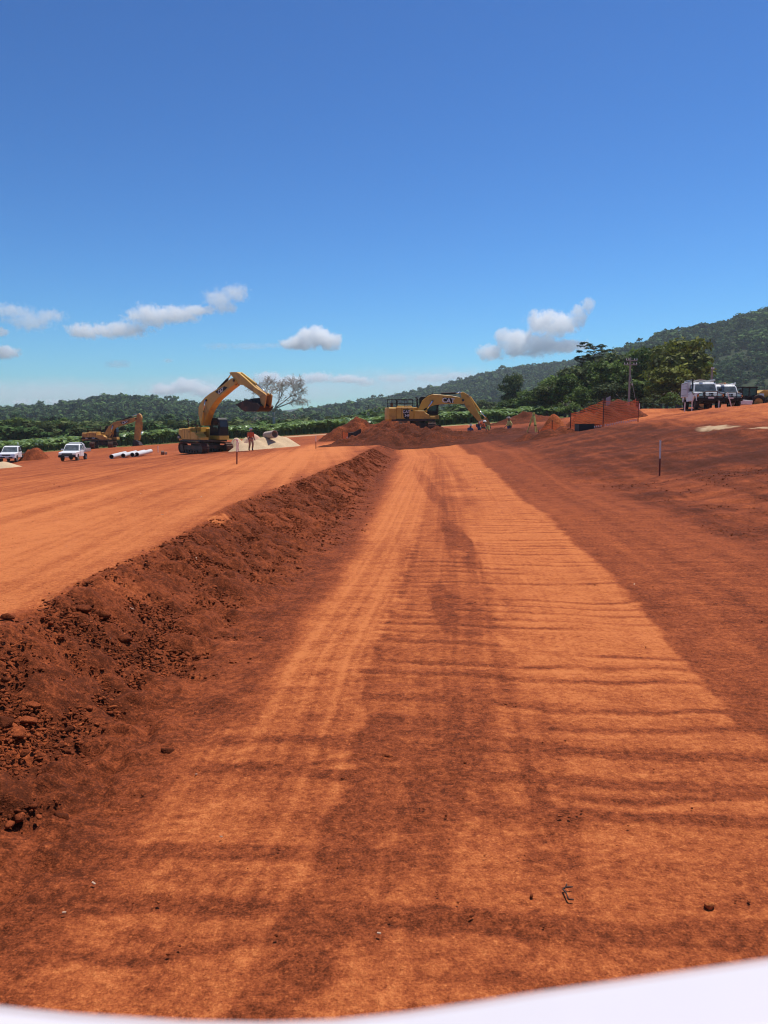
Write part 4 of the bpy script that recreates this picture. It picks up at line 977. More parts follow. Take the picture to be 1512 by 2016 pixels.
excavator('dusty yellow excavator with its bucket resting on the ground behind the white pipes', (c2.x, c2.y, c2.z), R(-4), R(-78),
    C1([(598, 705), (612, 650), (640, 540), (700, 435), (800, 352), (900, 315), (1000, 300), (1250, 235), (1300, 240), (1305, 290), (1280, 305), (1120, 360), (860, 440), (800, 485), (772, 560), (650, 695)]),
    C1([(1310, 165), (1345, 150), (1385, 185), (1402, 235), (1390, 330), (1372, 500), (1350, 720), (1250, 720), (1250, 560), (1268, 385), (1280, 270)]),
    C1([(1195, 895), (1200, 850), (1240, 815), (1250, 722), (1345, 760), (1388, 820), (1375, 860), (1330, 892), (1260, 880)]),
    C1([(960, 300), (1180, 215), (1335, 158)]), C1([(1405, 330), (1390, 520), (1362, 700)]), C1([(720, 690), (775, 560), (800, 410)]),
    (C1([(950, 345), (1080, 318), (1150, 325), (1090, 352), (1025, 385)]), C1([(1020, 350)])[0], C1([(1090, 335)])[0], .44, C1([(1290, 265)])[0]), 1.02, M_YEL2, 'stripe')
c3 = at(822, 850, 73)
excavator('large yellow excavator with black roof rails digging behind the long spoil heap', (c3.x, c3.y, 1.02), R(-3), R(-93),
    [(817, 818), (822, 808), (831, 789), (841.6, 780), (852, 776), (867, 777), (890, 779.5), (908, 783), (914, 789), (912, 795), (892, 795), (871, 795.5), (855, 797.5), (846, 801), (836, 804), (824, 817)],
    [(906.7, 773.3), (911.4, 771.7), (922.5, 778), (928.9, 789), (949.5, 829), (954.3, 838.4), (948, 841.6), (941.6, 829), (925.7, 811.4), (916.2, 798.7), (909.8, 787.6)],
    [(944, 866), (941, 856), (946, 843), (954, 836), (964, 838), (968, 850), (962, 862), (952, 868)],
    [(868, 775), (897, 773.6), (908, 772.6)], [(925, 781), (944, 808), (958, 825)], [(826, 826), (840, 808), (851, 790)],
    ([(871.5, 782.5), (878, 783.5), (890, 784.5), (893, 793.5), (876, 793)], (876, 788.5), (889, 789.5), .60, (911, 788)), 1.14, M_YEL, 'big', None, [(946, 828), (958, 822), (966, 836), (962, 846), (952, 840)])

# ------------------------------------------------------------------ vehicles
def wheel(t, x, y, r, w, rim=M_RIM):
    b = MB(); n = 16; sg = 1 if y > 0 else -1
    prof = [(r * .62, -w / 2), (r * .93, -w / 2), (r, -w * .32), (r, w * .32), (r * .93, w / 2), (r * .62, w / 2)]
    rings = [[(x + q * math.cos(2 * math.pi * i / n), y + o, r + q * math.sin(2 * math.pi * i / n)) for q, o in prof] for i in range(n)]; rings.append(rings[0])
    b.loft(rings, caps=False); tw = b.build('wheel', M_RUB, t, smooth=False)
    b = MB(); b.cyl((x, y - sg * w * .1, r), (x, y + sg * w * .36, r), r * .62, r * .55, 12); b.cyl((x, y + sg * w * .36, r), (x, y + sg * w * .46, r), r * .18, r * .16, 8); b.build('rim', rim, tw)
    return tw

def arches(x0, x1, z0, ztop_pts, cx, r):
    """side outline of a body with two wheel openings; ztop_pts run front to back"""
    pts = list(ztop_pts)
    low = [(x0, z0)]
    for c in sorted(cx):
        for i in range(7): a = math.pi - math.pi * i / 6; low.append((c + r * math.cos(a), max(z0, z0 - .02 + r * math.sin(a) * 1.02)))
    low.append((x1, z0))
    return low + pts

def panes(cab, prof_w, y0, mirror_y=True):
    for s in (-1, 1):
        b = MB(); b.prism(prof_w, s * y0 - .012 * s, s * (y0 + .012), 'y'); b.build('side_window', M_GLASSV, cab)

def quad_pane(name, parent, xa, za, xb, zb, wa, wb, m=None, off=.012):
    """a slightly proud sloping pane from (xa, za) at the foot to (xb, zb) at the head"""
    d = Vector((xb - xa, 0, zb - za)).normalized(); n = Vector((d.z, 0, -d.x)) * off
    if n.x < 0 and xb < xa: n = -n
    b = MB(); b.add([(xa + n.x, -wa, za + n.z), (xa + n.x, wa, za + n.z), (xb + n.x, wb, zb + n.z), (xb + n.x, -wb, zb + n.z)], [(0, 1, 2, 3)])
    b.add([(xa - .01, -wa, za), (xa - .01, wa, za), (xb - .01, wb, zb), (xb - .01, -wb, zb)], [(3, 2, 1, 0)])
    return b.build(name, m or M_GLASSV, parent)

def cabin(t, foot, head, z0, z1, w0, w1, m, tilt_b=.05):
    """foot/head: (rear x, front x) at the waist and at the roof"""
    rings = [[(foot[0], -w0, z0), (foot[1], -w0, z0), (foot[1], w0, z0), (foot[0], w0, z0)],
             [(head[0] - .02, -w1 - .03, z1 - .09), (head[1] + .07, -w1 - .03, z1 - .09), (head[1] + .07, w1 + .03, z1 - .09), (head[0] - .02, w1 + .03, z1 - .09)],
             [(head[0] + .06, -w1 + .05, z1), (head[1] - .1, -w1 + .05, z1), (head[1] - .1, w1 - .05, z1), (head[0] + .06, w1 - .05, z1)]]
    b = MB(); b.loft(rings); c = b.build('cabin', m, t, bevel=.03)
    f = lambda a, b_, k: a + (b_ - a) * k
    zt = z1 - .13; kk = (zt - z0) / (z1 - z0)
    quad_pane('windscreen', c, f(foot[1], head[1] + .07, .07), f(z0, z1 - .09, .07), f(foot[1], head[1] + .07, .95), f(z0, z1 - .09, .95), w0 * .92, w1 * .93)
    q = [(f(foot[1], head[1], .1) - .16, f(z0, z1, .08)), (f(foot[1], head[1], .9) - .10, f(z0, z1, .84)), (f(foot[0], head[0], .9) + .12, f(z0, z1, .84)), (f(foot[0], head[0], .1) + .12, f(z0, z1, .08))]
    for s in (-1, 1):
        b = MB(); ws = [w0 + (w1 + .03 - w0) * k for k in (.08, .92, .92, .08)]
        b.add([(x, s * (wv + .012), z) for (x, z), wv in zip(q, ws)], [(0, 1, 2, 3)]); b.add([(x, s * (wv - .01), z) for (x, z), wv in zip(q, ws)], [(0, 1, 2, 3)]); b.build('side_window', M_GLASSV, c)
    b = MB(); b.add([(foot[0] - .012, -w0 * .8, z0 + .12), (foot[0] - .012, w0 * .8, z0 + .12), (head[0] - .03, w1 * .85, z1 - .2), (head[0] - .03, -w1 * .85, z1 - .2)], [(0, 1, 2, 3)]); b.build('rear_window', M_GLASSV, c)
    return c

def front_end(t, x, w, zl, zh, old):
    b = MB(); b.box((x + .01, 0, (zl + zh) / 2), (.05, w * (1.2 if old else .95), (zh - zl) * (.9 if old else .62))); b.build('grille', M_BLK, t)
    for s in (-1, 1):
        b = MB()
        if old: b.box((x + .02, s * w * .78, (zl + zh) / 2), (.05, w * .34, (zh - zl) * .8))
        else: b.prism([(x - .16, zl + .03), (x + .035, zl + .05), (x + .01, zh), (x - .20, zh + .04)], s * w * .52, s * w * .97, 'y')
        b.build('headlight', M_LAMP, t)

def ute(label, u, v, y, hd, style, tray_m, extra=None):
    p = at(u, v, y); t = thing('ute', label, 'ute', (p.x, y, gz(p.x, y) + .02), hd, 'white utes parked on the left')
    old = style == 'old'; W = .84 if old else .92; hz = .98 if old else 1.08; wb = 1.45; r = .34 if old else .38
    zs = .42 if old else .5
    top = [(2.33, zs + .02), (2.36, hz - .14), (2.28, hz - .06), (1.05, hz + .02), (.80, hz + .04), (-.62, hz + .06), (-.62, zs)]
    low = []
    for i in range(8): a = math.pi - math.pi * i / 7; low.append((wb + r * 1.22 * math.cos(a), zs + r * 1.0 * math.sin(a)))
    b = MB(); b.prism([(-.62, zs)] + low + top[:-1], -W, W, 'y', .07); body = b.build('body', M_WHITE, t)
    c = cabin(t, (-.62, .92), (-.5, .28), hz + .03, 1.70 if old else 1.80, W * .96, W * .80, M_WHITE)
    b = MB(); b.box((2.40, 0, zs + .10), (.18, W * 1.98, .24)); b.build('bumper', M_BLK if old else M_WHITE, t, bevel=.04)
    front_end(t, 2.36, W, zs + .26 if old else zs + .24, hz - .16 if old else hz - .14, old)
    if not old: b = MB(); b.box((2.495, 0, zs + .08), (.02, W * 1.5, .14)); b.build('air_intake', M_BLK, t)
    b = MB(); b.box((2.505, 0 if old else .1, zs + .06), (.02, .38, .11)); b.build('number_plate', M_PLATE, t)
    for s in (-1, 1):
        b = MB(); b.box((.68, s * (W + .12), hz + .16), (.10, .20, .15)); b.build('mirror', M_WHITE if old else M_BLK, t, bevel=.02)
        b = MB(); b.box((.18, s * (W - .002), (zs + hz) / 2 + .02), (1.04, .02, hz - zs - .12)); d = b.build('door', M_WHITE, t); b = MB(); b.box((-.22, s * (W + .016), hz - .12), (.14, .03, .04)); b.build('handle', M_BLK, d)
    for x in (wb, -wb):
        for s in (-1, 1): wheel(t, x, s * (W - .13), r, .23)
    b = MB(); b.box((-.5, 0, .48), (3.6, .8, .16)); b.box((-1.45, 0, .62), (1.5, .9, .12)); b.build('chassis', M_BLK, t)
    # flat tray with its headboard and drop sides
    tr = MB(); tr.box((-1.75, 0, .88), (2.1, 1.86, .08)); tray = tr.build('tray', tray_m, t)
    if old:
        for s in (-1, 1):
            b = MB(); b.box((-1.75, s * .93, 1.05), (2.1, .04, .28)); b.box((-1.75, s * .955, 1.05), (2.0, .02, .03)); b.build('side_board', tray_m, tray)
        b = MB(); b.box((-2.8, 0, 1.05), (.04, 1.86, .28)); b.build('tailgate', tray_m, tray)
    b = MB()
    for s in (-1, 1): b.tube([(-.72, s * .86, .9), (-.72, s * .86, 1.6), (-.78, s * .6, 1.80)], .035, 6)
    b.tube([(-.78, -.6, 1.80), (-.78, .6, 1.80)], .035, 6); b.tube([(-.72, -.86, 1.35), (-.72, .86, 1.35)], .03, 6)
    if old:
        for s in (-1, 1): b.tube([(-.78, s * .6, 1.80), (-1.15, s * .86, 1.25), (-1.2, s * .9, 1.15)], .035, 6)
    b.build('headboard', M_WHITE if old else M_BLK, tray)
    if not old:
        b = MB(); b.box((-1.3, -.2, 1.02), (.7, .9, .22)); b.build('tool_chest', M_ALU, tray)
    if old:
        b = MB(); b.box((0, 0, 1.74), (.16, 1.1, .07)); b.build('roof_bar', M_ALU, t)
    return t
ute('white ute with sloping bonnet and dark flat tray, cut by the left border', 24, 901, 88, R(-79), 'new', M_DSTEEL)
ute('older white ute with black grille and silver drop side tray near the pipes', 146, 903, 79, R(-84), 'old', M_ALU)

def wagon(label, u, y, hd, canopy):
    p = at(u, 800, y); t = thing('four_wheel_drive', label, 'four wheel drive', (p.x, y, gz(p.x, y) - (.0 if canopy else .12)), hd, 'white four wheel drives parked by the copse')
    W = .89; zs = .60; hz = 1.22; wb = 1.5; r = .40
    low = []
    for c in (-wb, wb):
        for i in range(8): a = math.pi - math.pi * i / 7; low.append((c + r * 1.2 * math.cos(a), zs + r * .95 * math.sin(a)))
    b = MB(); b.prism([(-2.25, zs)] + low + [(2.15, zs), (2.2, zs + .3), (2.15, hz - .03), (.95, hz + .05), (-2.25, hz + .05)], -W, W, 'y', .06); b.build('body', M_WHITE, t)
    back = -.55 if canopy else -2.15
    cabin(t, (back, .98), (back + .08, .55), hz + .04, 1.98 if canopy else 1.9, W * .96, W * .82, M_WHITE)
    if canopy:
        b = MB(); b.prism([(-2.55, .95), (-2.50, 2.05), (-.62, 2.08), (-.60, .95)], -.95, .95, 'y', .05); c = b.build('canopy', M_GREYP, t)
        for s in (-1, 1):
            b = MB(); b.box((-1.55, s * .953, 1.55), (1.5, .012, .02)); b.box((-1.55, s * .955, 1.98), (1.6, .012, .03)); b.box((-1.55, s * .953, 1.12), (1.6, .012, .02)); b.build('door_seam', M_BLK, c)
            b = MB(); b.box((-.9, s * .965, 1.75), (.16, .02, .10)); b.box((-.9, s * .965, 1.5), (.16, .02, .10)); b.build('latch', M_ALU, c)
    zr = 2.12 if canopy else 1.98; xb, xf = (-2.4, .5) if canopy else (-1.6, .5)
    b = MB()
    for s in (-1, 1): b.tube([(xb, s * .75, zr), (xf, s * .75, zr)], .028, 5); b.tube([(xb, s * .75, zr + .1), (xf, s * .75, zr + .1)], .02, 5)
    for i in range(8): x = xb + (xf - xb) * i / 7; b.tube([(x, -.75, zr), (x, .75, zr)], .02, 5); b.tube([(x, .75, zr), (x, .75, zr + .1)], .015, 4); b.tube([(x, -.75, zr), (x, -.75, zr + .1)], .015, 4)
    for s in (-1, 1):
        for x in (xb + .3, xf - .3): b.tube([(x, s * .75, zr), (x, s * .72, zr - .14)], .02, 4)
    rk = b.build('roof_rack', M_ALU if canopy else M_WHITE, t)
    b = MB(); b.box((-.4 if canopy else -.2, -.2, zr + .09), (1.8, .25, .06)); b.box((-.9, .25, zr + .08), (1.2, .2, .05)); b.build('plank', mat('weathered_timber', (.42, .30, .20), .8, 0, .2, 4), rk)
    if not canopy:
        b = MB(); b.tube([(.3, .6, zr), (.3, .6, zr + .5)], .012, 4); b.tube([(-.4, -.5, zr), (-.4, -.5, zr + .42)], .012, 4); b.build('aerial', M_BLK, t)
        b = MB(); b.cyl((.2, 0, zr + .02), (.2, 0, zr + .16), .07, .06, 8); b.build('beacon', M_ORANGE, t)
    # front: grille, lamps, bull bar with spot lamps, number plate
    b = MB(); b.box((2.19, 0, 1.02), (.06, .95, .26)); b.build('grille', M_BLK, t)
    b = MB(); b.tube([(2.23, -.36, 1.02), (2.23, .36, 1.02)], .02, 5); b.cyl((2.22, 0, 1.02), (2.24, 0, 1.02), .08, None, 12); b.build('emblem', M_ALU, t)
    for s in (-1, 1):
        b = MB(); b.box((2.18, s * .68, 1.02), (.08, .28, .24)); b.build('headlight', M_LAMP, t)
        b = MB(); b.cyl((2.40, s * .27, 1.04), (2.50, s * .27, 1.04), .12, .13, 12); b.build('spot_lamp', M_LAMP, t)
        b = MB(); b.box((2.30, s * .86, .96), (.14, .10, .14)); b.build('indicator', M_ORANGE, t)
        b = MB(); b.box((.92, s * (W + .14), 1.42), (.10, .22, .22)); b.build('mirror', M_BLK, t, bevel=.02)
        b = MB(); b.box((.25 if canopy else -.3, s * (W - .001), .93), (1.1, .02, .55)); d = b.build('door', M_WHITE, t); b = MB(); b.box((-.15, s * (W + .016), 1.1), (.14, .03, .04)); b.build('handle', M_BLK, d)
    b = MB(); b.box((2.36, 0, .70), (.30, 1.86, .26)); bb = b.build('bull_bar', M_BLK, t, bevel=.05)
    b = MB()
    for z, hw in ((1.24, .42), (.90, .80)): b.tube([(2.46, -hw, z), (2.50, 0, z), (2.46, hw, z)], .035, 6)
    for s in (-1, 1): b.tube([(2.42, s * .42, .8), (2.46, s * .42, 1.24)], .035, 6); b.tube([(2.46, s * .42, 1.2), (2.42, s * .78, 1.12), (2.30, s * .92, 1.0), (2.32, s * .9, .78)], .03, 6)
    b.build('hoop', M_DSTEEL if canopy else M_BLK, bb)
    b = MB(); b.box((2.53, 0, .80), (.02, .40, .12)); b.build('number_plate', M_PLATE, t)
    if canopy:
        b = MB(); b.tube([(1.3, -.93, 1.1), (1.0, -.95, 1.3), (.62, -.86, 1.98), (.58, -.86, 2.12)], .05, 7); b.box((.60, -.86, 2.18), (.16, .12, .16)); b.build('snorkel', M_BLK, t)
        b = MB()
        for s in (-1, 1): b.box((1.03, s * .35, 1.31), (.03, .60, .03), Matrix.Rotation(.12 * s, 3, 'X'))
        b.build('wiper', M_BLK, t)
    for x in (wb, -wb):
        for s in (-1, 1): wheel(t, x, s * (W - .12), r, .26, M_DSTEEL)
    b = MB(); b.box((0, 0, .55), (4.2, .9, .2)); b.build('chassis', M_BLK, t)
    return t
wagon('white four wheel drive with grey box canopy, snorkel, roof rack and black bull bar', 1381, 58.5, R(-98), True)
wagon('white station wagon with roof bars and bull bar, half hidden behind the canopied one', 1424, 63.5, R(-102), False)

def grader():
    y = 70; p = at(1476, 795, y); z = gz(p.x, y); t = thing('grader', 'yellow earthmoving machine with a black glazed cab, cut by the right border', 'grader', (p.x, y, z - .55), 0)
    M_ = lambda u, v: ((u - 1476) / F * y * 1.06, EYE + (832 - v) / F * y - (z - .55))
    b = MB(); q = [M_(1488, 793), M_(1489, 775), (M_(1498, 769)), M_(1512, 769), M_(1560, 772), M_(1590, 780), M_(1590, 793)]; b.prism(q, -.1, 1.5, 'y', .06); eng = b.build('engine_housing', M_YEL, t)
    b = MB(); b.prism([M_(1440, 783), M_(1440, 773), M_(1452, 771), M_(1462, 771), M_(1462, 783)], .3, 1.2, 'y', .05); b.prism([M_(1440, 780), M_(1418, 783), M_(1380, 792), M_(1380, 797), M_(1440, 786)], .55, .95, 'y', .03); b.build('front_frame', M_YEL, t)
    b = MB(); a0, a1 = M_(1459, 791), M_(1487, 764); b.box(((a0[0] + a1[0]) / 2, .6, a1[1]), (a1[0] - a0[0] + .14, 1.6, .12)); b.box(((a0[0] + a1[0]) / 2, .6, a0[1] + .25), (a1[0] - a0[0], 1.5, .5))
    for x in (a0[0] + .05, a1[0] - .05, (a0[0] + a1[0]) / 2):
        for yy in (-.12, 1.32): b.box((x, yy, (a0[1] + a1[1]) / 2), (.08, .08, a1[1] - a0[1]))
    cab = b.build('cab', M_BLK, t)
    b = MB(); b.box(((a0[0] + a1[0]) / 2, -.10, (a0[1] + a1[1]) / 2 + .2), (a1[0] - a0[0] - .06, .02, a1[1] - a0[1] - .5)); b.build('side_window', M_GLASS, cab)
    b = MB(); b.box((a0[0] + .01, .6, (a0[1] + a1[1]) / 2 + .2), (.02, 1.36, a1[1] - a0[1] - .5)); b.build('windscreen', M_GLASS, cab)
    b = MB(); c = M_(1497, 779); b.box((c[0] - .05, -.12, c[1]), (.42, .03, .3)); b.build('notice_plate', M_WHITE, t)
    b = MB(); c = M_(1446, 768); b.tube([(c[0], -.2, c[1] - .5), (c[0], -.2, c[1] + .5)], .03, 5); b.build('mirror_arm', M_BLK, t)
    for u_ in (1488, 1516):
        c = M_(u_, 793); w = wheel(t, c[0], -.25, .72, .5, M_YEL2); 
    w = wheel(t, M_(1392, 797)[0], .3, .66, .4, M_YEL2)
    return t
grader()
def trailer():
    y = 63; p = at(1458, 792, y); z = gz(p.x, y); t = thing('trailer', 'low white trailer with a dark wheel arch in front of the black cab', 'trailer', (p.x, y, z - .12))
    b = MB(); low = [(-.46 + .26 * math.cos(math.pi - math.pi * i / 6), .28 + .26 * math.sin(math.pi * i / 6)) for i in range(7)]
    b.prism([(-.80, .28)] + low + [(.70, .28), (.78, .60), (-.10, .68), (-.62, .66), (-.80, .5)], -.5, .5, 'y', .04); b.build('body', M_WHITE, t)
    for s in (-1, 1): wheel(t, -.46, s * .42, .24, .16)
trailer()

# ------------------------------------------------------------------ people
M_SKIN = mat('skin', (0.20, 0.10, 0.065), .6, 0, .1, 8)
M_HIVIS = mat('orange_work_shirt', (0.85, 0.15, 0.04), .8, 0, .12, 6)
M_HIVIS2 = mat('orange_work_trousers', (0.85, 0.30, 0.13), .85, 0, .2, 6, 0, (0.45, 0.25, 0.16), .35)
M_YELSH = mat('pale_yellow_shirt', (0.78, 0.66, 0.20), .8, 0, .1, 6)
M_BLUE = mat('grey_blue_shirt', (0.10, 0.11, 0.17), .85, 0, .2, 6)
M_BOOT = mat('muddy_boots', (0.05, 0.025, 0.018), .9, 0, .3, 8)
M_HAT = mat('white_hat', (0.80, 0.79, 0.74), .5, 0, .04, 6)
M_STRAW = mat('pale_straw_hat', (0.66, 0.58, 0.52), .8, 0, .1, 8)
M_TAPE = mat('reflective_tape', (0.70, 0.70, 0.66), .3, .3, .1, 8)
M_HAIR = mat('dark_hair', (0.02, 0.015, 0.012), .7)

def skin(name, joints, edges, mats, parent, sub=2):
    """one continuous surface grown round a skeleton: joints name -> (pos, radius)"""
    ks = list(joints); me = bpy.data.meshes.new(name); me.from_pydata([joints[k][0] for k in ks], [(ks.index(a), ks.index(b)) for a, b in edges], [])
    o = bpy.data.objects.new(name, me); COL.objects.link(o)
    sm = o.modifiers.new('skin', 'SKIN'); sm.use_smooth_shade = True
    for i, k in enumerate(ks):
        r = joints[k][1]; me.skin_vertices[0].data[i].radius = (r, r) if not hasattr(r, '__len__') else r
    me.skin_vertices[0].data[0].use_root = True
    o.modifiers.new('sub', 'SUBSURF').levels = sub; o.modifiers['sub'].render_levels = sub
    bpy.context.view_layer.update()
    m2 = bpy.data.meshes.new_from_object(o.evaluated_get(bpy.context.evaluated_depsgraph_get())); bpy.data.objects.remove(o); m2.materials.clear(); m2.materials.append(mats)
    for p in m2.polygons: p.use_smooth = True
    return put(name, m2, parent)

def person(label, loc, rz, J, shirt, trousers, hat, cat='person', tape=False, group=None):
    """J: joint positions (metres, x forward, y left)"""
    t = thing('person', label, cat, loc, rz, group); V = {k: Vector(v) for k, v in J.items()}
    rad = dict(pelvis=.125, waist=.12, chest=.15, neck=.055, head=.085, crown=.075, shL=.06, shR=.06, elL=.042, elR=.042, wrL=.030, wrR=.030, hpL=.09, hpR=.09, knL=.062, knR=.062, anL=.042, anR=.042, toL=.035, toR=.035)
    ed = [('pelvis', 'waist'), ('waist', 'chest'), ('chest', 'neck'), ('neck', 'head'), ('head', 'crown'), ('chest', 'shL'), ('shL', 'elL'), ('elL', 'wrL'), ('chest', 'shR'), ('shR', 'elR'), ('elR', 'wrR'),
          ('pelvis', 'hpL'), ('hpL', 'knL'), ('knL', 'anL'), ('anL', 'toL'), ('pelvis', 'hpR'), ('hpR', 'knR'), ('knR', 'anR'), ('anR', 'toR')]
    jo = {k: (V[k], rad[k]) for k in rad}
    for s in 'LR':            # hands: a palm with four fingers and a thumb
        w = V['wr' + s]; d = (w - V['el' + s]).normalized(); sd = Vector((1, 0, 0)) - d * d.x; sd = sd.normalized() if sd.length > .1 else Vector((0, 1, 0))
        jo['pa' + s] = (w + d * .07, .034); ed.append(('wr' + s, 'pa' + s))
        for i, (o, L_) in enumerate(((-.027, .065), (-.009, .075), (.009, .07), (.027, .055))):
            k = f'f{i}{s}'; a = w + d * .085 + sd * o; jo[k + 'a'] = (a + d * L_ * .5, .010); jo[k + 'b'] = (a + d * L_ - d.orthogonal() * .015, .008); ed += [('pa' + s, k + 'a'), (k + 'a', k + 'b')]
        jo['th' + s] = (w + d * .07 + sd * .065, .011); ed.append(('pa' + s, 'th' + s))
    body = skin('body', jo, ed, M_SKIN, t)
    # face
    h = V['head']; fw = (V['toL'] + V['toR'] - V['anL'] - V['anR']); fw.z = 0; fw = fw.normalized() if fw.length > .01 else Vector((1, 0, 0)); lf = Vector((-fw.y, fw.x, 0))
    b = MB(); b.ball(h + fw * .10, (.018, .018, .022), 6, 5); b.build('nose', M_SKIN, t, smooth=True)
    for s in (-1, 1):
        b = MB(); b.ball(h + fw * .083 + lf * .033 * s + Vector((0, 0, .028)), (.012,) * 3, 6, 5); b.build('eye', M_HAIR, t)
        b = MB(); b.ball(h + lf * .088 * s, (.018, .01, .03), 6, 5); b.build('ear', M_SKIN, t)
    b = MB(); b.box(h + fw * .088 - Vector((0, 0, .045)), (.012, .045, .010)); b.build('mouth', M_HAIR, t)
    b = MB(); b.ball(h + Vector((0, 0, .05)) - fw * .015, (.092, .092, .075), 10, 8); b.build('hair', M_HAIR, t, smooth=True)
    sh = {k: (V[k], rad[k] + .022) for k in ('waist', 'chest', 'shL', 'shR', 'elL', 'elR')}; sh['pelvis'] = (V['pelvis'] * .6 + V['waist'] * .4, rad['pelvis'] + .03)
    for s in 'LR': sh['cu' + s] = (V['el' + s] * .25 + V['wr' + s] * .75, .045)
    sh['col'] = (V['chest'] * .35 + V['neck'] * .65, .075)
    shirt_o = skin('shirt', {k: sh[k] for k in ('pelvis', 'waist', 'chest', 'col', 'shL', 'elL', 'cuL', 'shR', 'elR', 'cuR')}, [('pelvis', 'waist'), ('waist', 'chest'), ('chest', 'col'), ('chest', 'shL'), ('shL', 'elL'), ('elL', 'cuL'), ('chest', 'shR'), ('shR', 'elR'), ('elR', 'cuR')], shirt, t)
    tr = {k: (V[k], rad[k] + .022) for k in ('pelvis', 'hpL', 'hpR', 'knL', 'knR')}
    for s in 'LR': tr['ak' + s] = (V['kn' + s] * .12 + V['an' + s] * .88, .068)
    skin('trousers', tr, [('pelvis', 'hpL'), ('hpL', 'knL'), ('knL', 'akL'), ('pelvis', 'hpR'), ('hpR', 'knR'), ('knR', 'akR')], trousers, t)
    for s in 'LR': skin('boot', {'a': (V['kn' + s] * .25 + V['an' + s] * .75, .06), 'b': (V['an' + s], .058), 'c': (V['to' + s], .048)}, [('a', 'b'), ('b', 'c')], M_BOOT, t)
    if tape:
        up = (V['chest'] - V['pelvis']).normalized(); c = V['waist'] * .6 + V['chest'] * .4; b = MB(); b.cyl(c - up * .03, c + up * .03, .185, .19, 14, False)
        for s in (-1, 1):
            q = Vector((0, 1, 0)) * s * .10; f = up.cross(Vector((0, 1, 0))).normalized()
            b.tube([V['chest'] + q + f * .17 - up * .2, V['chest'] + q + f * .15 + up * .08], .022, 5); b.tube([V['chest'] + q - f * .17 - up * .2, V['chest'] + q - f * .15 + up * .08], .022, 5)
        b.build('reflective_tape', M_TAPE, shirt_o)
    top = V['crown'] + (V['crown'] - V['head']) * .25
    b = MB()
    if hat == 'helmet':
        b.ball(h + Vector((0, 0, .075)), (.135, .125, .12), 12, 8); b.cyl(h + Vector((.02, 0, .055)), h + Vector((.02, 0, .07)), .185, .175, 14)
        b.build('hard_hat', M_HAT, t, smooth=False)
    else:
        b.cyl(h + Vector((0, 0, .055)), h + Vector((0, 0, .075)), .23, .21, 16); b.cyl(h + Vector((0, 0, .07)), h + Vector((0, 0, .19)), .115, .095, 12); b.build('sun_hat', M_STRAW, t)
        b = MB(); b.cyl(h + Vector((0, 0, .078)), h + Vector((0, 0, .105)), .119, .116, 12); b.build('hat_band', mat('hat_band', (.25, .09, .07), .8), t)
    return t

STEP = dict(pelvis=(0, 0, .95), waist=(.01, 0, 1.10), chest=(.03, 0, 1.34), neck=(.05, 0, 1.50), head=(.08, 0, 1.63), crown=(.07, 0, 1.71), shL=(.02, .19, 1.40), shR=(.03, -.19, 1.40),
            elL=(-.12, .27, 1.14), elR=(.06, -.27, 1.13), wrL=(.02, .30, .92), wrR=(.24, -.26, .96), hpL=(0, .095, .90), hpR=(0, -.095, .90), knL=(.20, .10, .52), knR=(.02, -.09, .49), anL=(.08, .09, .14), anR=(-.20, -.09, .13), toL=(.26, .09, .05), toR=(-.08, -.09, .045))
p = at(494, 887, 60); person('person in orange work clothes and white hard hat walking towards the gravel heap', (p.x, p.y, gz(p.x, p.y)), R(-62), STEP, M_HIVIS, M_HIVIS2, 'helmet', tape=False)
BEND = dict(pelvis=(-.1, 0, .82), waist=(.04, 0, .92), chest=(.26, 0, 1.02), neck=(.41, 0, 1.06), head=(.52, 0, 1.06), crown=(.59, 0, 1.08), shL=(.29, .19, 1.02), shR=(.29, -.19, 1.02),
            elL=(.42, .24, .76), elR=(.40, -.22, .76), wrL=(.55, .16, .56), wrR=(.55, -.15, .56), hpL=(-.1, .10, .78), hpR=(-.1, -.10, .78), knL=(.10, .13, .44), knR=(.04, -.13, .43), anL=(-.08, .12, .09), anR=(-.16, -.12, .09), toL=(.10, .13, .03), toR=(.02, -.13, .03))
y = 68.0; p = at(943, 842, y); person('person bending over in an orange shirt with crossed reflective bands, beside the digging arm', (p.x, y, at(943, 855, y).z), R(-28), BEND, M_HIVIS, M_BLUE, 'helmet', tape=True)
y = 66.5; p = at(930, 846, y)
CROUCH = dict(BEND); CROUCH.update(chest=(.12, 0, 1.12), neck=(.20, 0, 1.26), head=(.27, 0, 1.38), crown=(.29, 0, 1.46), shL=(.13, .19, 1.16), shR=(.13, -.19, 1.16), elL=(.3, .24, .93), elR=(.3, -.24, .93), wrL=(.5, .18, .82), wrR=(.5, -.18, .82))
person('person in a dark shirt and pale hat crouching behind the spoil heap', (p.x - .25, y, at(931, 846, y).z - 1.06), R(60), CROUCH, M_BLUE, M_BLUE, 'sun')
y = 67; p = at(1003, 828, y); person('person in a pale yellow shirt and wide sun hat, standing behind the heap', (p.x, y, at(1003, 824.5, y).z - 1.62), R(195), STEP, M_YELSH, M_BLUE, 'sun')

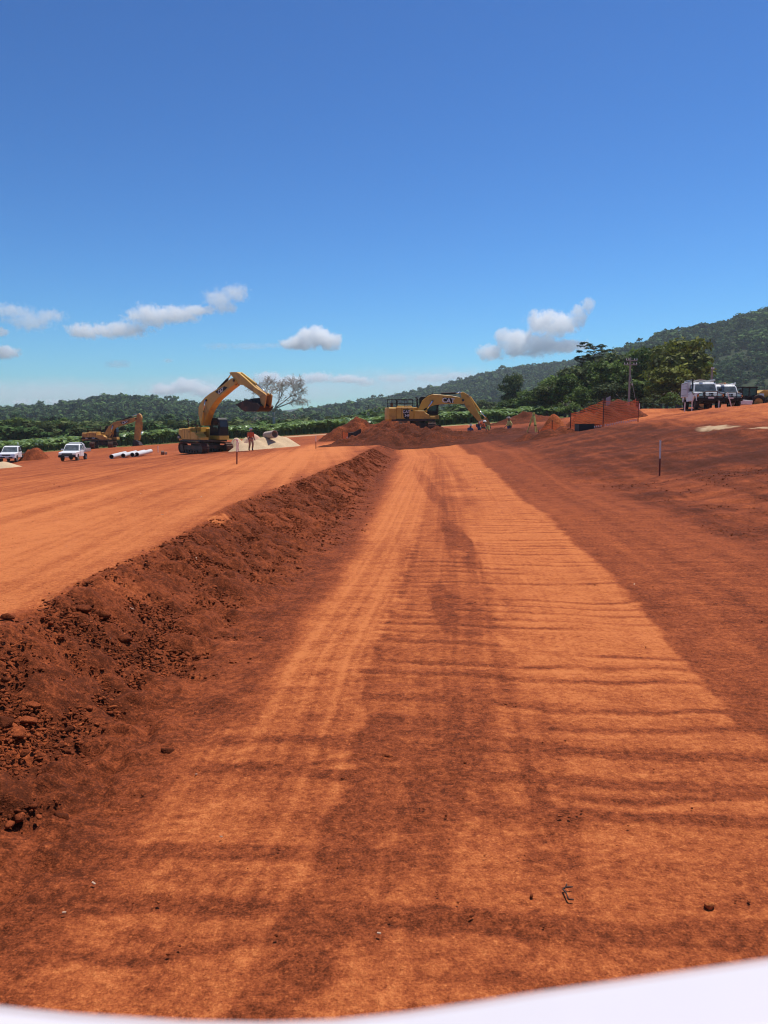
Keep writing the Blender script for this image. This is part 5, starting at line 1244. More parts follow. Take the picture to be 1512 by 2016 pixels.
# ------------------------------------------------------------------ heaps
def heap(label, peaks, mat_, tone=.3, name='soil_heap', cat='soil heap', group=None, rough=.12, res=.16, sharp=1.35, n_noise=1.2):
    """peaks: (x, y, top z, rx, ry); a pile that runs out at its own repose"""
    x0 = min(p[0] - p[3] for p in peaks) - .3; x1 = max(p[0] + p[3] for p in peaks) + .3; y0 = min(p[1] - p[4] for p in peaks) - .3; y1 = max(p[1] + p[4] for p in peaks) + .3
    nx = min(260, max(20, int((x1 - x0) / res))); ny = min(200, max(16, int((y1 - y0) / res)))
    X, Y = np.meshgrid(np.linspace(x0, x1, nx), np.linspace(y0, y1, ny)); G = ground_z(X, Y); Z = G - .6
    wx = .25 * fbm(X * .8, Y * .8, 201, 3); wy = .25 * fbm(X * .8, Y * .8, 202, 3)
    for px, py, pz, rx, ry in peaks:
        d = np.hypot((X - px) / rx + wx * .6, (Y - py) / ry + wy * .6)
        g0 = gz(px, py); h = (pz - g0)
        prof = np.where(d < .18, 1 - .9 * d * d / .36, 1.0); prof = np.clip(1.09 - d * 1.09, -.5, 1); prof = np.where(prof > .82, .82 + (prof - .82) * .55, prof) / .93
        Z = np.maximum(Z, G + h * prof)
    amp = np.clip((Z - G) * 2, 0, 1)
    Z = Z + amp * (rough * fbm(X * n_noise, Y * n_noise, 203, 4) + rough * .5 * fbm(X * 4.5, Y * 4.5, 204, 3, .6)); Z = np.maximum(Z, G - .25)
    ox, oy = (x0 + x1) / 2, (y0 + y1) / 2; oz = gz(ox, oy)
    T = tone + .16 * fbm(X * .5, Y * .5, 205, 3) + .12 * fbm(X * 2.5, Y * 2.5, 206, 2)
    idx = np.arange(nx * ny).reshape(ny, nx); faces = np.stack([idx[:-1, :-1], idx[:-1, 1:], idx[1:, 1:], idx[1:, :-1]], -1).reshape(-1, 4)
    ok = ((Z - G).ravel()[faces] > -.2).any(1)
    me = mesh_np(name, np.stack([X - ox, Y - oy, Z - oz], -1).reshape(-1, 3), faces[ok], mat_, True)
    for nm, arr in (('tone', np.clip(T, .02, 1)), ('grass', T * 0), ('pale', T * 0)):
        a = me.attributes.new(nm, 'FLOAT', 'POINT'); a.data.foreach_set('value', arr.astype(np.float32).ravel())
    return tag(put(name, me, None, (ox, oy, oz)), label, cat, group)
def pk(u, v, y, rx, ry): q = at(u, v, y); return (q.x, q.y, q.z, rx, ry)
SG = 'heaps of dug red soil'
heap('red soil heap with an orange mesh across its foot, left of the digging excavator', [pk(704, 821, 86, 3.6, 3.2), pk(668, 840, 85, 2.6, 2.6), pk(740, 834, 88, 3, 3)], M_HEAP, .33, group=SG, rough=.2)
heap('red soil bank rising from the black sheeting towards the tracks of the digging excavator', [pk(756, 829, 78, 2.6, 3), pk(790, 831, 77, 3.2, 3), pk(726, 846, 78, 2.2, 2.4), pk(830, 838, 77, 3.2, 3)], M_HEAP, .26, group=SG, rough=.25)
heap('long dark spoil heap across the end of the road, in front of the digging excavator', [pk(752, 841, 61, 3.2, 4.6), pk(705, 860, 59, 3.0, 3.2), pk(800, 839, 61.5, 3.0, 5), pk(842, 845, 61, 3.0, 5), pk(890, 850, 60, 3.2, 4.6), pk(935, 853, 60, 3, 4.6), pk(985, 846, 61, 3.0, 4.5), pk(1030, 851, 60, 3.0, 4), pk(775, 855, 57, 3.4, 3.4), pk(850, 858, 57, 4, 4), pk(930, 862, 57, 3.4, 4), pk(985, 860, 56, 3, 3.4)], M_HEAP, .17, group=SG, rough=.42)
heap('dark red soil heap behind the surveying tripod', [pk(1036, 812, 84, 3.2, 3), pk(1008, 824, 82, 2.8, 2.6), pk(1064, 822, 83, 2.6, 2.6)], M_HEAP, .22, group=SG, rough=.2)
heap('red soil heap enclosed by the orange mesh below the power pole', [pk(1217, 785, 57, 1.5, 1.6), pk(1192, 800, 56, 1.6, 1.5), pk(1240, 797, 57, 1.3, 1.5), pk(1150, 812, 56, 1.6, 1.4)], M_HEAP, .33, group=SG, rough=.18)
heap('low dark soil mound in front of the tripod and the black box', [pk(1108, 838, 48.5, 1.1, 1.3), pk(1075, 846, 48, 1.1, 1.2), pk(1040, 853, 50, 1.2, 1.3)], M_HEAP, .24, group=SG, rough=.08)
heap('small red soil heap between the two white utes', [pk(70, 881, 90, 1.5, 1.6), pk(58, 886, 90, 1.2, 1.4)], M_HEAP, .45, group=SG)
heap('peaked orange soil heap wrapped by the corner of the mesh fence', [pk(1088, 815, 54, 1.1, 1.2)], M_HEAP, .66, group=SG, rough=.06)
M_GRAVEL = soil_material('crushed_gravel', [(0, (.30, .20, .12)), (.5, (.50, .36, .22)), (1, (.64, .49, .32))], (1.5, 14), .6, False, .8, .55)
M_GRAVP = soil_material('pinkish_gravel', [(0, (.36, .19, .13)), (.5, (.56, .33, .23)), (1, (.68, .45, .33))], (1.5, 14), .6, False, .8, .55)
GG = 'gravel heaps behind the walking person'
heap('broad beige gravel heap right of the walking person, below the concrete pipe', [pk(541, 855.5, 68, 1.9, 1.9), pk(556, 859, 68, 1.6, 1.7), pk(520, 861, 67, 2.2, 1.8), pk(500, 867, 66, 1.9, 1.6), pk(478, 873, 65, 1.2, 1.2)], M_GRAVEL, name='gravel_heap', cat='gravel heap', group=GG, rough=.07)
heap('small beige gravel heap behind the tracks of the left excavator', [pk(466, 861, 76, 1.1, 1.2), pk(484, 861, 77, 1.0, 1.2)], M_GRAVEL, name='gravel_heap', cat='gravel heap', group=GG, rough=.06)
heap('pinkish gravel cone behind the shoulder of the walking person', [pk(499, 853, 74, 1.4, 1.4)], M_GRAVP, name='gravel_heap', cat='gravel heap', group=GG, rough=.05)
heap('flat spread of pale gravel cut by the left border in front of the ute', [pk(4, 909, 66, 1.7, 1.3), pk(-14, 908, 66, 1.5, 1.3)], M_GRAVEL, name='gravel_heap', cat='gravel heap', group=GG, rough=.04)

# ------------------------------------------------------------------ pipes and boxes
M_PIPE = mat('white_plastic_pipe', (0.58, 0.55, 0.52), .45, 0, .06, 2, 0, (.5, .33, .24), .1)
M_CONC = mat('concrete_pipe', (0.48, 0.38, 0.31), .85, 0, .15, 4)
M_BORE = mat('pipe_bore', (0.10, 0.055, 0.04), .9)
def pipe(label, a, d, L_, r, wall, m, group=None, name='pipe'):
    t = thing(name, label, 'pipe', a, 0, group); d = Vector(d).normalized(); e = d * L_; n = 22
    o1 = d.orthogonal().normalized(); o2 = d.cross(o1); cs = [(math.cos(2 * math.pi * i / n), math.sin(2 * math.pi * i / n)) for i in range(n)]
    def ring(c, q): return [c + (o1 * x + o2 * y) * q for x, y in cs]
    z = Vector((0, 0, 0)); b = MB(); b.loft([ring(z, r - wall), ring(z, r), ring(e, r), ring(e, r - wall)], caps=False); b.build('barrel', m, t, smooth=False)
    b = MB(); b.loft([ring(z + d * .01, r - wall - .001), ring(e - d * .01, r - wall - .001)], caps=False); b.build('bore', M_BORE if m is M_PIPE else M_CONC, t)
    return t
PG = 'white pipes lying in a row'
for lab, u, v, y in (('white pipe lying first from the left in the row of four', 219, 890, 71.5), ('white pipe second from the left in the row of four', 242, 884.5, 72.8), ('white pipe third from the left, close against the last one', 260, 882, 73.6), ('white pipe at the right end of the row, seen along its whole length', 269, 881.5, 74)):
    q = at(u, v, y); z = gz(q.x, y); pipe(lab, (q.x, y, z + .215), (-.12 if u < 268 else -.10, 1, .012), 6.0 if u < 268 else 6.6, .215, .03, M_PIPE, PG)
q = at(541, 854.5, 66.2); pipe('short grey concrete pipe lying tilted on top of the gravel heap', (q.x, 66.2, q.z), (-.62, .78, -.10), 1.5, .33, .055, M_CONC, name='concrete_pipe')
M_BLOCKM = mat('pale_block', (.45, .36, .27), .9, 0, .2, 5)
def oddments():
    q = at(320, 887, 74); t = thing('pipe_collar', 'short brown pipe collar and pale end lying alone on the flat', 'pipe collar', (q.x, 74, gz(q.x, 74) + .2), R(20))
    b = MB(); n = 14; b.loft([[(x, r * math.cos(2 * math.pi * i / n), r * math.sin(2 * math.pi * i / n)) for i in range(n)] for x, r in ((-.15, .13), (-.15, .2), (.15, .2), (.15, .13))], caps=False); b.build('collar', mat('brown_collar', (.2, .10, .07), .8), t)
    b = MB(); b.box((.3, .02, -.06), (.22, .3, .26)); b.build('end_block', M_BLOCKM, t, bevel=.03)
    # black box by the fence
    y = 46.5; a, c = at(1139, 848, y), at(1184, 846, y); t = thing('skip_box', 'open dark steel box on the ground in front of the orange mesh fence', 'steel box', ((a.x + c.x) / 2, y, gz((a.x + c.x) / 2, y) - .06), R(4))
    L_ = c.x - a.x; b = MB(); h = .42
    b.box((0, 0, h / 2), (L_, .04, h)); b.box((0, .8, h / 2), (L_, .04, h)); b.box((-L_ / 2 + .02, .4, h / 2), (.04, .76, h)); b.box((L_ / 2 - .02, .4, h / 2), (.04, .76, h)); b.box((0, .4, .02), (L_ - .1, .74, .04)); b.build('shell', mat('black_box_steel', (.012, .010, .011), .5), t)
    b = MB(); b.box((0, 0, h + .015), (L_ + .06, .08, .03)); b.box((0, .8, h + .015), (L_ + .06, .08, .03)); b.build('rim', M_DSTEEL, t)
    b = MB(); b.box((L_ * .32, -.027, .14), (L_ * .3, .012, .2)); b.build('worn_plate', mat('worn_plate', (.12, .10, .085), .6), t)
    # black sheeting by the left heap
    y = 80; t = thing('trench_sheet', 'black plastic sheeting rising to a point against the soil heap, between pale pegs', 'sheeting', (at(698, 858, y).x, y, gz(at(698, 858, y).x, y)))
    W_ = lambda u, v: (at(u, v, y).x - t.location.x, at(u, v, y).z - t.location.z)
    b = MB(); b.prism([W_(685, 861.5), W_(685.5, 852), W_(696, 851), W_(711, 843.5), W_(711, 860), W_(706, 862)], -.06, .06, 'y', .02); b.build('sheet', mat('black_sheeting', (.016, .012, .011), .5, 0, .4, 3, .6), t)
    b = MB()
    for u_, v_ in ((690, 853), (700, 851.5), (707, 848)): x, z = W_(u_, v_); b.box((x, -.08, z / 2 - .05), (.05, .05, z + .2))
    b.build('stiffener', M_DSTEEL, t)
    # grey board behind the mesh
    y = 60; a = at(1196, 799, y); t = thing('board', 'small grey board standing behind the mesh at the foot of the copse', 'board', (a.x, y, a.z - 0.6))
    k = y / F; b = MB(); b.prism([(-3 * k, .6), (-3 * k, .6 + 15 * k), (5.5 * k, .6 + 19 * k), (6 * k, .6 + 2 * k)], 0, .05, 'y'); b.build('panel', mat('grey_board', (.30, .31, .34), .6), t)
    b = MB(); b.box((-2 * k, .08, .6), (.06, .06, 1.6)); b.box((5 * k, .08, .6), (.06, .06, 1.6)); b.build('frame', M_DSTEEL, t)
oddments()

# ------------------------------------------------------------------ pegs, pickets, mesh fences
M_PEG = mat('pale_peg', (.86, .76, .70), .8, 0, .1, 8)
M_PEGR = mat('red_stained_peg', (.20, .045, .03), .85, 0, .2, 8)
M_TAPEP = mat('pink_ribbon', (.80, .55, .52), .6, 0, .1, 8)
M_PICK = mat('rusty_picket', (.13, .04, .028), .7, .2, .3, 8)
def peg(label, u, vtop, vbase, y, w, split=.5, lean=0, ribbon=False, lowm=None, group='survey pegs', name='survey_peg', base=None):
    q = at(u, vbase, y); h = (vbase - vtop) / F * y; z = gz(q.x, y) if base is None else base
    t = thing(name, label, 'survey peg', (q.x, y, z), 0, group); t.rotation_euler = (0, R(lean), 0)
    hs = h * split; b = MB(); b.box((0, 0, (hs - .25) / 2), (w, w * .5, hs + .25)); b.build('shaft', lowm or M_PEGR, t)
    b = MB(); b.box((0, -.001, hs + (h - hs) / 2), (w * 1.02, w * .52, h - hs)); b.build('painted_top', M_PEG, t)
    if ribbon:
        b = MB(); rng = random.Random(3); b.tube([(0, 0, h * .98), (-.10, -.02, h * 1.0), (-.16, 0, h * .86)], .02, 4); b.tube([(0, 0, h * .96), (.07, -.03, h * .86), (.05, 0, h * .66), (.09, 0, h * .52)], .025, 4); b.ball((0, 0, h * .97), (.06, .05, .06), 6, 5); b.build('ribbon', M_TAPEP, t)
    return t
peg('tall survey peg with white upper half standing on the right hand slope', 1298.5, 865, 936, 24.5, .045, .49, -1)
peg('peg with pink ribbon flying from its top, red below, left of the road', 466.5, 872, 921, 34, .055, .5, 1.5, True)
peg('thin dark red peg beside the lane, right of the gravel heap', 622, 861, 886, 55, .05, .55, 0)
peg('pale peg at the left end of the black sheeting', 684, 853, 862, 79, .09, .1, -4, group='pegs by the black sheeting')
peg('pale peg at the right end of the black sheeting', 717.5, 849, 862, 79, .08, .1, 0, group='pegs by the black sheeting')
for lab, u, vt, vb, y, ln in (('thin pale peg in front of the canopied four wheel drive, left of its wheel', 1348, 786, 806, 56, 0), ('thin pale peg before the front wheel of the canopied four wheel drive', 1362, 780, 804, 56, 0), ('thin pale peg between the two white four wheel drives', 1415, 775, 797, 56, 1), ('leaning pale peg in front of the half hidden station wagon', 1441, 764, 795, 56, -18), ('short pale peg beside the right end of the mesh fence', 1258.5, 794, 812, 60, 0), ('short thin peg in the grass behind the pipes', 311, 870, 884, 84, 0)):
    peg(lab, u, vt, vb, y, .06, .08, ln, group='pegs in front of the parked vehicles' if y == 56 else None)

def mesh_mat():
    m = bpy.data.materials.new('orange_barrier_mesh'); m.use_nodes = True; N = m.node_tree.nodes; L = m.node_tree.links; p = N['Principled BSDF']
    p.inputs['Base Color'].default_value = (.80, .14, .035, 1); p.inputs['Roughness'].default_value = .5
    a = N.new('ShaderNodeAttribute'); a.attribute_name = 'weave'; sx = N.new('ShaderNodeSeparateXYZ'); L.new(a.outputs['Vector'], sx.inputs[0])
    def bars(sock, f, w):
        ml = N.new('ShaderNodeMath'); ml.operation = 'MULTIPLY'; L.new(sock, ml.inputs[0]); ml.inputs[1].default_value = f
        fr = N.new('ShaderNodeMath'); fr.operation = 'FRACT'; L.new(ml.outputs[0], fr.inputs[0]); lt = N.new('ShaderNodeMath'); lt.operation = 'LESS_THAN'; L.new(fr.outputs[0], lt.inputs[0]); lt.inputs[1].default_value = w; return lt.outputs[0]
    mx = N.new('ShaderNodeMath'); mx.operation = 'MAXIMUM'; L.new(bars(sx.outputs[0], 14, .22), mx.inputs[0]); L.new(bars(sx.outputs[1], 9, .28), mx.inputs[1])
    tr = N.new('ShaderNodeBsdfTransparent'); tl = N.new('ShaderNodeBsdfTranslucent'); tl.inputs[0].default_value = (.80, .14, .035, 1); m1 = N.new('ShaderNodeMixShader'); m1.inputs[0].default_value = .35; L.new(p.outputs[0], m1.inputs[1]); L.new(tl.outputs[0], m1.inputs[2])
    ms = N.new('ShaderNodeMixShader'); L.new(mx.outputs[0], ms.inputs[0]); L.new(tr.outputs[0], ms.inputs[1]); L.new(m1.outputs[0], ms.inputs[2]); L.new(ms.outputs[0], N['Material Output'].inputs[0])
    return m
M_MESH = mesh_mat()
def mesh_fence(label, posts, sag=.10, low=.04, hem=False):
    """posts: (u, vtop, vbase, y)"""
    P = []
    for u, vt, vb, y in posts: q = at(u, vb, y); P.append((Vector((q.x, y, gz(q.x, y) - .02)), (vb - vt) / F * y))
    o = P[0][0]; t = thing('mesh_fence', label, 'mesh fence', o, 0, 'orange mesh fences'); V = []; W = []; Fc = []
    s0 = 0
    for (a, ha), (b, hb) in zip(P, P[1:]):
        n = 14; L_ = (b - a).length
        for i in range(n + 1):
            k = i / n; c = a.lerp(b, k); g = gz(c.x, c.y); h = ha * .93 + (hb * .93 - ha * .93) * k - sag * 4 * k * (1 - k) * (1 + .5 * math.sin(k * 9)); off = .05 * math.sin(k * 14 + s0)
            for j in range(5):
                f = j / 4; V.append((c.x - o.x, c.y - o.y + off * math.sin(f * 3), g + low + (h - low) * f - o.z)); W.append((s0 + L_ * k, h * f, 0))
        base = len(V) - (n + 1) * 5
        for i in range(n):
            for j in range(4): Fc.append((base + i * 5 + j, base + (i + 1) * 5 + j, base + (i + 1) * 5 + j + 1, base + i * 5 + j + 1))
        s0 += L_
    me = mesh_np('mesh', np.array(V), np.array(Fc), M_MESH); at_ = me.attributes.new('weave', 'FLOAT_VECTOR', 'POINT'); at_.data.foreach_set('vector', np.array(W, np.float32).ravel()); put('mesh', me, t)
    for q, h in P:
        b = MB(); b.box((q.x - o.x, q.y - o.y, q.z - o.z + h / 2 - .1), (.045, .045, h + .2)); b.cyl((q.x - o.x, q.y - o.y, q.z - o.z + h), (q.x - o.x, q.y - o.y, q.z - o.z + h + .03), .03, .02, 6); b.build('post', M_PICK, t)
    if hem:
        b = MB()
        for (a, ha), (b2, hb) in zip(P, P[1:]):
            n = 16
            for i in range(1, n): c = a.lerp(b2, i / n); b.box((c.x - o.x, c.y - o.y - .02, gz(c.x, c.y) - o.z + .17), (.07, .012, .11))
        b.build('tag_row', M_PEG, t)
    return t
mesh_fence('orange barrier mesh on rusty pickets nearest the camera, behind the black box', [(1123, 800, 842, 48), (1187, 782, 842, 46), (1256, 786, 831, 50)], .06, .12, True)
mesh_fence('orange barrier mesh running behind the enclosed soil heap', [(1123, 800, 832, 55), (1187, 797, 822, 60), (1252, 786, 812, 61)], .12)
mesh_fence('left hand return of the orange barrier mesh, pinned to a short picket', [(1060, 834, 842, 54), (1087, 813, 838, 52.5), (1108, 830, 840, 52)], .03)
mesh_fence('orange barrier mesh across the foot of the left soil heap', [(674, 837, 857, 82.2), (694, 842, 856, 82), (713, 840, 856, 82)], .05)

# ------------------------------------------------------------------ tripods
M_TRIY = mat('yellow_tripod', (.78, .70, .16), .45, 0, .06, 6)
def tripod(label, u, vt, vb, y, base=None, spread=.5, instr=True):
    q = at(u, vb, y); h = (vb - vt) / F * y; z = at(u, vb, y).z if base is None else base
    t = thing('survey_tripod', label, 'tripod', (q.x, y, z), R(20), 'yellow survey tripods'); hh = h * (.78 if instr else .95)
    for i in range(3):
        a = i * 2.094 - 1.75; d = Vector((math.cos(a), math.sin(a), 0)); b = MB(); top = Vector((0, 0, hh)) + d * .07; mid = Vector((0, 0, hh * .45)) + d * spread * .55; ft = d * spread
        b.tube([top, mid], .06, 6); b.tube([mid, ft - Vector((0, 0, .12))], .035, 6); lg = b.build('leg', M_TRIY, t)
        b = MB(); b.cyl(mid + Vector((0, 0, .05)), mid - Vector((0, 0, .06)), .05, None, 8); b.build('clamp', M_BLK, lg)
    b = MB(); b.cyl((0, 0, hh - .03), (0, 0, hh + .04), .11, .09, 12); b.build('head', M_TRIY, t)
    if instr:
        b = MB(); b.box((0, 0, hh + .16), (.14, .13, .22)); b.cyl((0, -.13, hh + .18), (0, .13, hh + .18), .045, None, 10); b.build('instrument', M_TRIY, t, bevel=.01)
        b = MB(); b.box((0, 0, hh + .30), (.2, .06, .05)); b.cyl((0, 0, hh + .04), (0, 0, hh + .07), .09, None, 10); b.build('handle', M_BLK, t)
tripod('yellow survey tripod carrying an instrument, in front of the dark soil heap', 1050, 811, 852, 58, gz(at(1050, 852, 58).x, 58))
tripod('low yellow tripod without instrument at the tip of the digging arm', 961, 838, 852, 64.5, None, .28, False)

# ------------------------------------------------------------------ poles and wires
M_POLE = mat('grey_pole_timber', (.30, .28, .25), .85, 0, .2, 3)
def power_pole(label, u, vt, vb, y, arms, stay=True, r=.13):
    q = at(u, vb, y); h = (vb - vt) / F * y; k = y / F
    t = thing('power_pole', label, 'power pole', (q.x, y, q.z), 0, 'power poles'); b = MB(); b.cyl((0, 0, -.5), (0, 0, h), r, r * .7, 10); b.build('pole', M_POLE, t)
    for dv, wpx, off in arms:
        z = h - dv * k; b = MB(); b.box((off * k, -.14, z), (wpx * k, .09, .11)); arm = b.build('crossarm', M_POLE, t)
        for i in (-1, -.55, .55, 1):
            b = MB(); b.cyl((off * k + i * wpx * k * .46, -.14, z + .05), (off * k + i * wpx * k * .46, -.14, z + .24), .05, .04, 8); b.build('insulator', M_HAT, arm)
    if stay:
        b = MB(); b.tube([(.05, 0, h * .66), (13 * k, 0, .2)], .018, 5); st = b.build('stay_wire', M_ALU, t); b = MB(); b.cyl((4.6 * k, 0, h * .42), (5.2 * k, 0, h * .38), .05, .05, 8); b.build('stay_insulator', M_HAT, st)
    return t
power_pole('grey power pole with two crossarms and a stay wire in front of the copse', 1238, 706, 792, 90, ((6, 22, 2), (14, 25, 0)))
power_pole('small distant power pole with one crossarm, left of the copse', 1069, 764, 808, 150, ((3, 11, 0),), False, .14)
power_pole('short dark pole standing behind the canopied four wheel drive', 1399, 727, 790, 85, ((2, 5, 0),), False, .14)

# ------------------------------------------------------------------ crumbs, stones, litter
def ico(sub):
    import bmesh
    bm = bmesh.new(); bmesh.ops.create_icosphere(bm, subdivisions=sub, radius=1); v = np.array([q.co[:] for q in bm.verts]); bm.verts.index_update(); f = np.array([[q.index for q in p.verts] for p in bm.faces]); bm.free(); return v, f
def clod_mass():
    rng = np.random.default_rng(77); XS = []; 
    def edge_toe(y): return np.interp(y, EDGE_Y, EDGE_X), np.interp(y, TOE_Y, TOE_X)
    # on the bank and at its toe, thinning towards the road
    n = 70000; y = 2.4 + 44 * rng.uniform(0, 1, n) ** 1.8; e, t = edge_toe(y); k = rng.normal(.55, .42, n); x = e + (t - e) * k
    r = .0045 + .011 * rng.uniform(0, 1, n) ** 2.2 + .020 * (rng.uniform(0, 1, n) > .988) * rng.uniform(.2, 1, n) ** 1.5
    cl = fbm(x * 1.3, y * 1.3, 301, 4); keep = (rng.uniform(-.55, .45, n) < cl + .05) & (x < bx(B_LL, y) - .02) & (k > -.12) & ((k < 1.0) | (y > 6)); XS.append((x[keep], y[keep], r[keep] * (1 + y[keep] / 30)))
    # crumbs on the dark patches of the road and the right side
    n = 60000; y = 2.4 + 22 * rng.uniform(0, 1, n) ** 1.6; x = rng.uniform(-2.2, 8, n) * (y + 4) / 12; T = ground_tone(x, y); r = .002 + .0055 * rng.uniform(0, 1, n) ** 3
    keep = (rng.uniform(.12, .46, n) > T); XS.append((x[keep], y[keep], r[keep] * (1 + y[keep] / 8)))
    n = 900; y = 3.0 + 30 * rng.uniform(0, 1, n) ** 1.4; x = rng.uniform(-9, 8, n) * (y + 3) / 14; r = .003 + .007 * rng.uniform(0, 1, n) ** 4; XS.append((x, y, r * (1 + y / 25)))
    x = np.concatenate([a[0] for a in XS]); y = np.concatenate([a[1] for a in XS]); r = np.concatenate([a[2] for a in XS]); z = ground_z(x, y)
    V = []; Fc = []; T = []; off = 0
    for near, sub in ((True, 2), (False, 1)):
        v0, f0 = ico(sub); sel = np.where((r > .013) == near)[0]; m = len(sel); nv = len(v0)
        nk = 7; nn = rng.normal(size=(m, nk, 3)); nn /= np.linalg.norm(nn, axis=2)[:, :, None]; hh = rng.uniform(.45, .95, (m, nk)); d = np.full((m, nv), 1.15)
        for q in range(nk): dt = np.einsum('vk,mk->mv', v0, nn[:, q]); d = np.minimum(d, np.where(dt > .05, hh[:, q][:, None] / np.maximum(dt, .05), 9))
        p = v0[None] * d[:, :, None]; a = rng.uniform(0, 6.28, m); sx, sy, sz = rng.uniform(.8, 1.6, m), rng.uniform(.7, 1.1, m), rng.uniform(.45, .8, m)
        px, py, pz = p[:, :, 0] * sx[:, None], p[:, :, 1] * sy[:, None], p[:, :, 2] * sz[:, None]; ca, sa = np.cos(a)[:, None], np.sin(a)[:, None]; rr = r[sel][:, None]
        W = np.stack([x[sel][:, None] + (px * ca - py * sa) * rr, y[sel][:, None] + (px * sa + py * ca) * rr, z[sel][:, None] + (pz + .12) * rr], -1)
        V.append(W.reshape(-1, 3)); Fc.append((f0[None] + (np.arange(m) * nv)[:, None, None] + off).reshape(-1, 3)); off += m * nv
        T.append(np.repeat(np.clip(rng.normal(.42, .12, m), .05, .8), nv))
    V = np.concatenate(V); me = mesh_np('soil_clods', V, np.concatenate(Fc), M_CLOD); T = np.concatenate(T)
    for nm, arr in (('tone', T), ('grass', T * 0), ('pale', T * 0)):
        a = me.attributes.new(nm, 'FLOAT', 'POINT'); a.data.foreach_set('value', arr.astype(np.float32))
    tag(put('soil_clods', me), kind='stuff')
    # bits of straw and pale chips
    b = MB(); rg = random.Random(9)
    for i in range(24):
        yy = 2.8 + 16 * rg.random() ** 1.7; xx = (rg.uniform(-3.2, -.6) if i % 4 else rg.uniform(-3, 4)) * (yy + 6) / 12; zz = gz(xx, yy) + .003; a = rg.uniform(0, 3.14); L_ = rg.uniform(.010, .035) * (1 + yy / 14)
        if True: b.box((xx, yy, zz), (L_, .006 * (1 + yy / 10), .004), Matrix.Rotation(a, 3, 'Z') @ Matrix.Rotation(rg.uniform(-.4, .4), 3, 'Y'))
        else: b.ball((xx, yy, zz), (.007 * (1 + yy / 8), .009 * (1 + yy / 8), .006), 5, 4)
    tag(b.build('straw_litter', mat('dry_straw', (.42, .27, .18), .85, 0, .3, 9)), kind='stuff')
M_CLOD = soil_material('clod_earth', RAMP, (6, 40), .5, True, .5)
clod_mass()

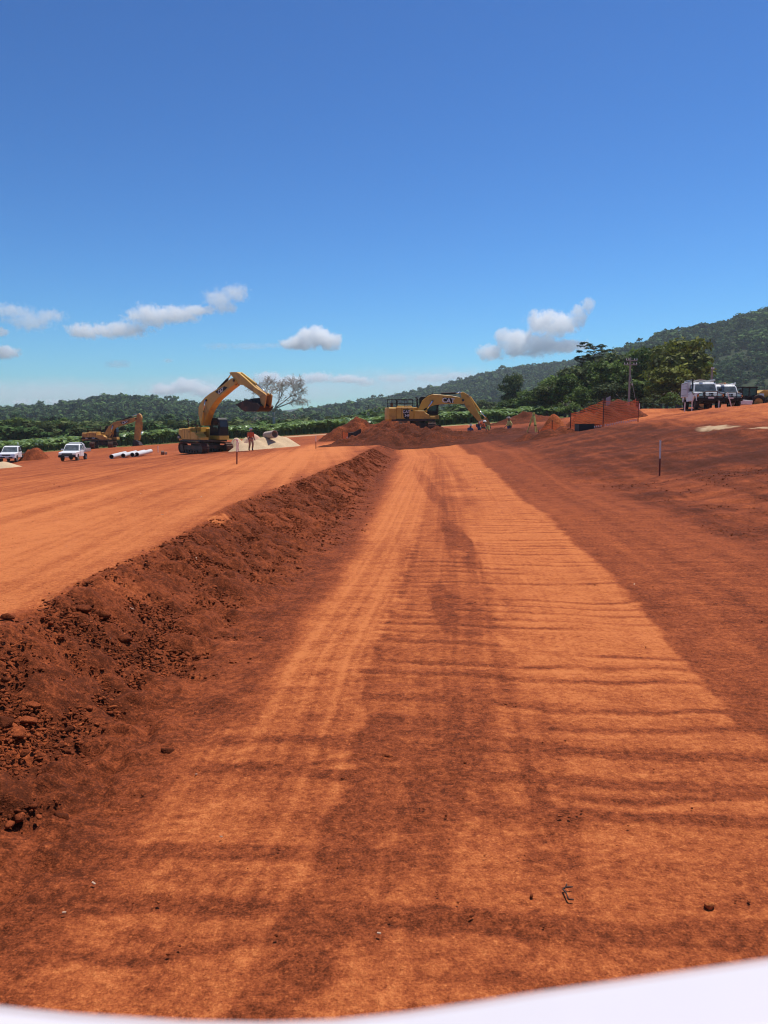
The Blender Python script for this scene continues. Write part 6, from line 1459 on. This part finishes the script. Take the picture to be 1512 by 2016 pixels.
# a few clods big enough to tell apart
def big_clods():
    rng = np.random.default_rng(5); v0, f0 = ico(3)
    for i, (lab, u, v, z, r, sz, tn) in enumerate((
        ('flat broad clod perched on the lip of the bank with a dark gap beneath', 164, 1196, .45, .085, .5, .34), ('round reddish clod beside the flat one on the lip of the bank', 198, 1190, .45, .06, .7, .36), ('angular clod below the lip of the bank, right of the flat one', 240, 1222, .35, .07, .7, .32),
        ('orange stone highest of the cluster at the left border', 68, 1402, .12, .055, .6, .5), ('long flat orange slab in the cluster at the left border', 52, 1430, .1, .062, .45, .52), ('dark lump cut by the left border, lowest of the cluster', 10, 1446, .1, .06, .7, .2), ('tan stone with a dark hollow beside it in the cluster', 33, 1458, .08, .05, .75, .48),
        ('dark clod alone near the toe of the bank, close to the pale strip', 121, 1590, 0, .05, .7, .16), ('small pale stone lying alone on the road at the right', 1393, 1783, 0, .022, .9, .85), ('small round stone in the middle of the road', 763, 1487, 0, .03, .8, .55),
        ('brown clod lying alone on the pale lane above the bank', 12, 1197, .6, .05, .6, .35), ('dark clod pair at the edge of the pale strip, right of the bank', 330, 1465, 0, .055, .6, .22))):
        x, y = onto(u, v, z); d = np.full(len(v0), 1.15)
        for q in range(11):
            n = rng.normal(size=3); n /= np.linalg.norm(n); dt = v0 @ n; d = np.minimum(d, np.where(dt > .05, rng.uniform(.5, .95) / np.maximum(dt, .05), 9))
        d = d + .03 * np.sin(v0 @ rng.normal(size=3) * 9)
        n = rng.normal(size=3); n /= np.linalg.norm(n); d *= 1 - .4 * np.clip(v0 @ n - .4, 0, 1); W = v0 * d[:, None] * np.array([1.25, .9, sz]) * r
        me = mesh_np('clod', W, f0, M_CLOD)
        for nm, val in (('tone', tn), ('grass', 0), ('pale', 0)): a = me.attributes.new(nm, 'FLOAT', 'POINT'); a.data.foreach_set('value', np.full(len(W), val, np.float32))
        tag(put('clod', me, None, (x, y, gz(x, y) + r * sz * .05), (0, 0, rng.uniform(-.4, .4))), lab, 'clod', 'larger clods and stones')
big_clods()

def twig():
    x, y = onto(1108, 1752); z = gz(x, y) + .003
    b = MB(); b.tube([(.045, .012, 0), (.012, 0, .006), (0, -.004, 0), (.004, -.05, .008), (.006, -.075, 0), (.028, -.078, 0)], [.003, .004, .004, .003, .004, .003], 6); b.tube([(.012, 0, .006), (.02, .014, .012)], .003, 5)  # bracket outline takes in the twig's shadow, built as solid wood
    tag(b.build('twig', mat('dark_twig_and_shadow', (.05, .022, .015), .9), None, (x, y, z), smooth=True), 'dark bent twig with its shadow built into the bracket shape, lying on the near part of the road', 'twig')
twig()

# ------------------------------------------------------------------ white edge right under the lens
def ledge():
    m = mat('glossy_white_paint', (.60, .565, .59), .3, 0, .06, 3, 0, (.5, .33, .25), .05)
    t = thing('bonnet', 'blurred white painted edge right under the viewer, rising to the right', 'bonnet', (0, 0, 0))
    yy = .25; pts = []
    for u, v in ((-700, 1850), (-400, 1930), (-150, 1975), (0, 1992), (90, 2001), (200, 2008), (330, 2016), (500, 2019), (650, 2014), (800, 1998), (950, 1976), (1100, 1952), (1300, 1924), (1512, 1893), (1800, 1850), (2200, 1800)):
        pts.append(at(u, v + 26, yy))
    rings = []
    for p in pts:
        rings.append([(p.x, yy + .02, p.z - .30), (p.x, yy + .028, p.z - .05), (p.x, yy + .022, p.z - .012), (p.x, yy + .006, p.z - .001), (p.x, yy - .02, p.z), (p.x, yy - .30, p.z - .03), (p.x, yy - .32, p.z - .30)])
    b = MB(); b.loft(rings); b.build('panel', m, t, smooth=False)
    b = MB(); b.tube([Vector((p.x, yy + .027, p.z - .034)) for p in pts], .004, 6); b.build('seal', mat('grey_seal', (.22, .23, .22), .6), t)
ledge()
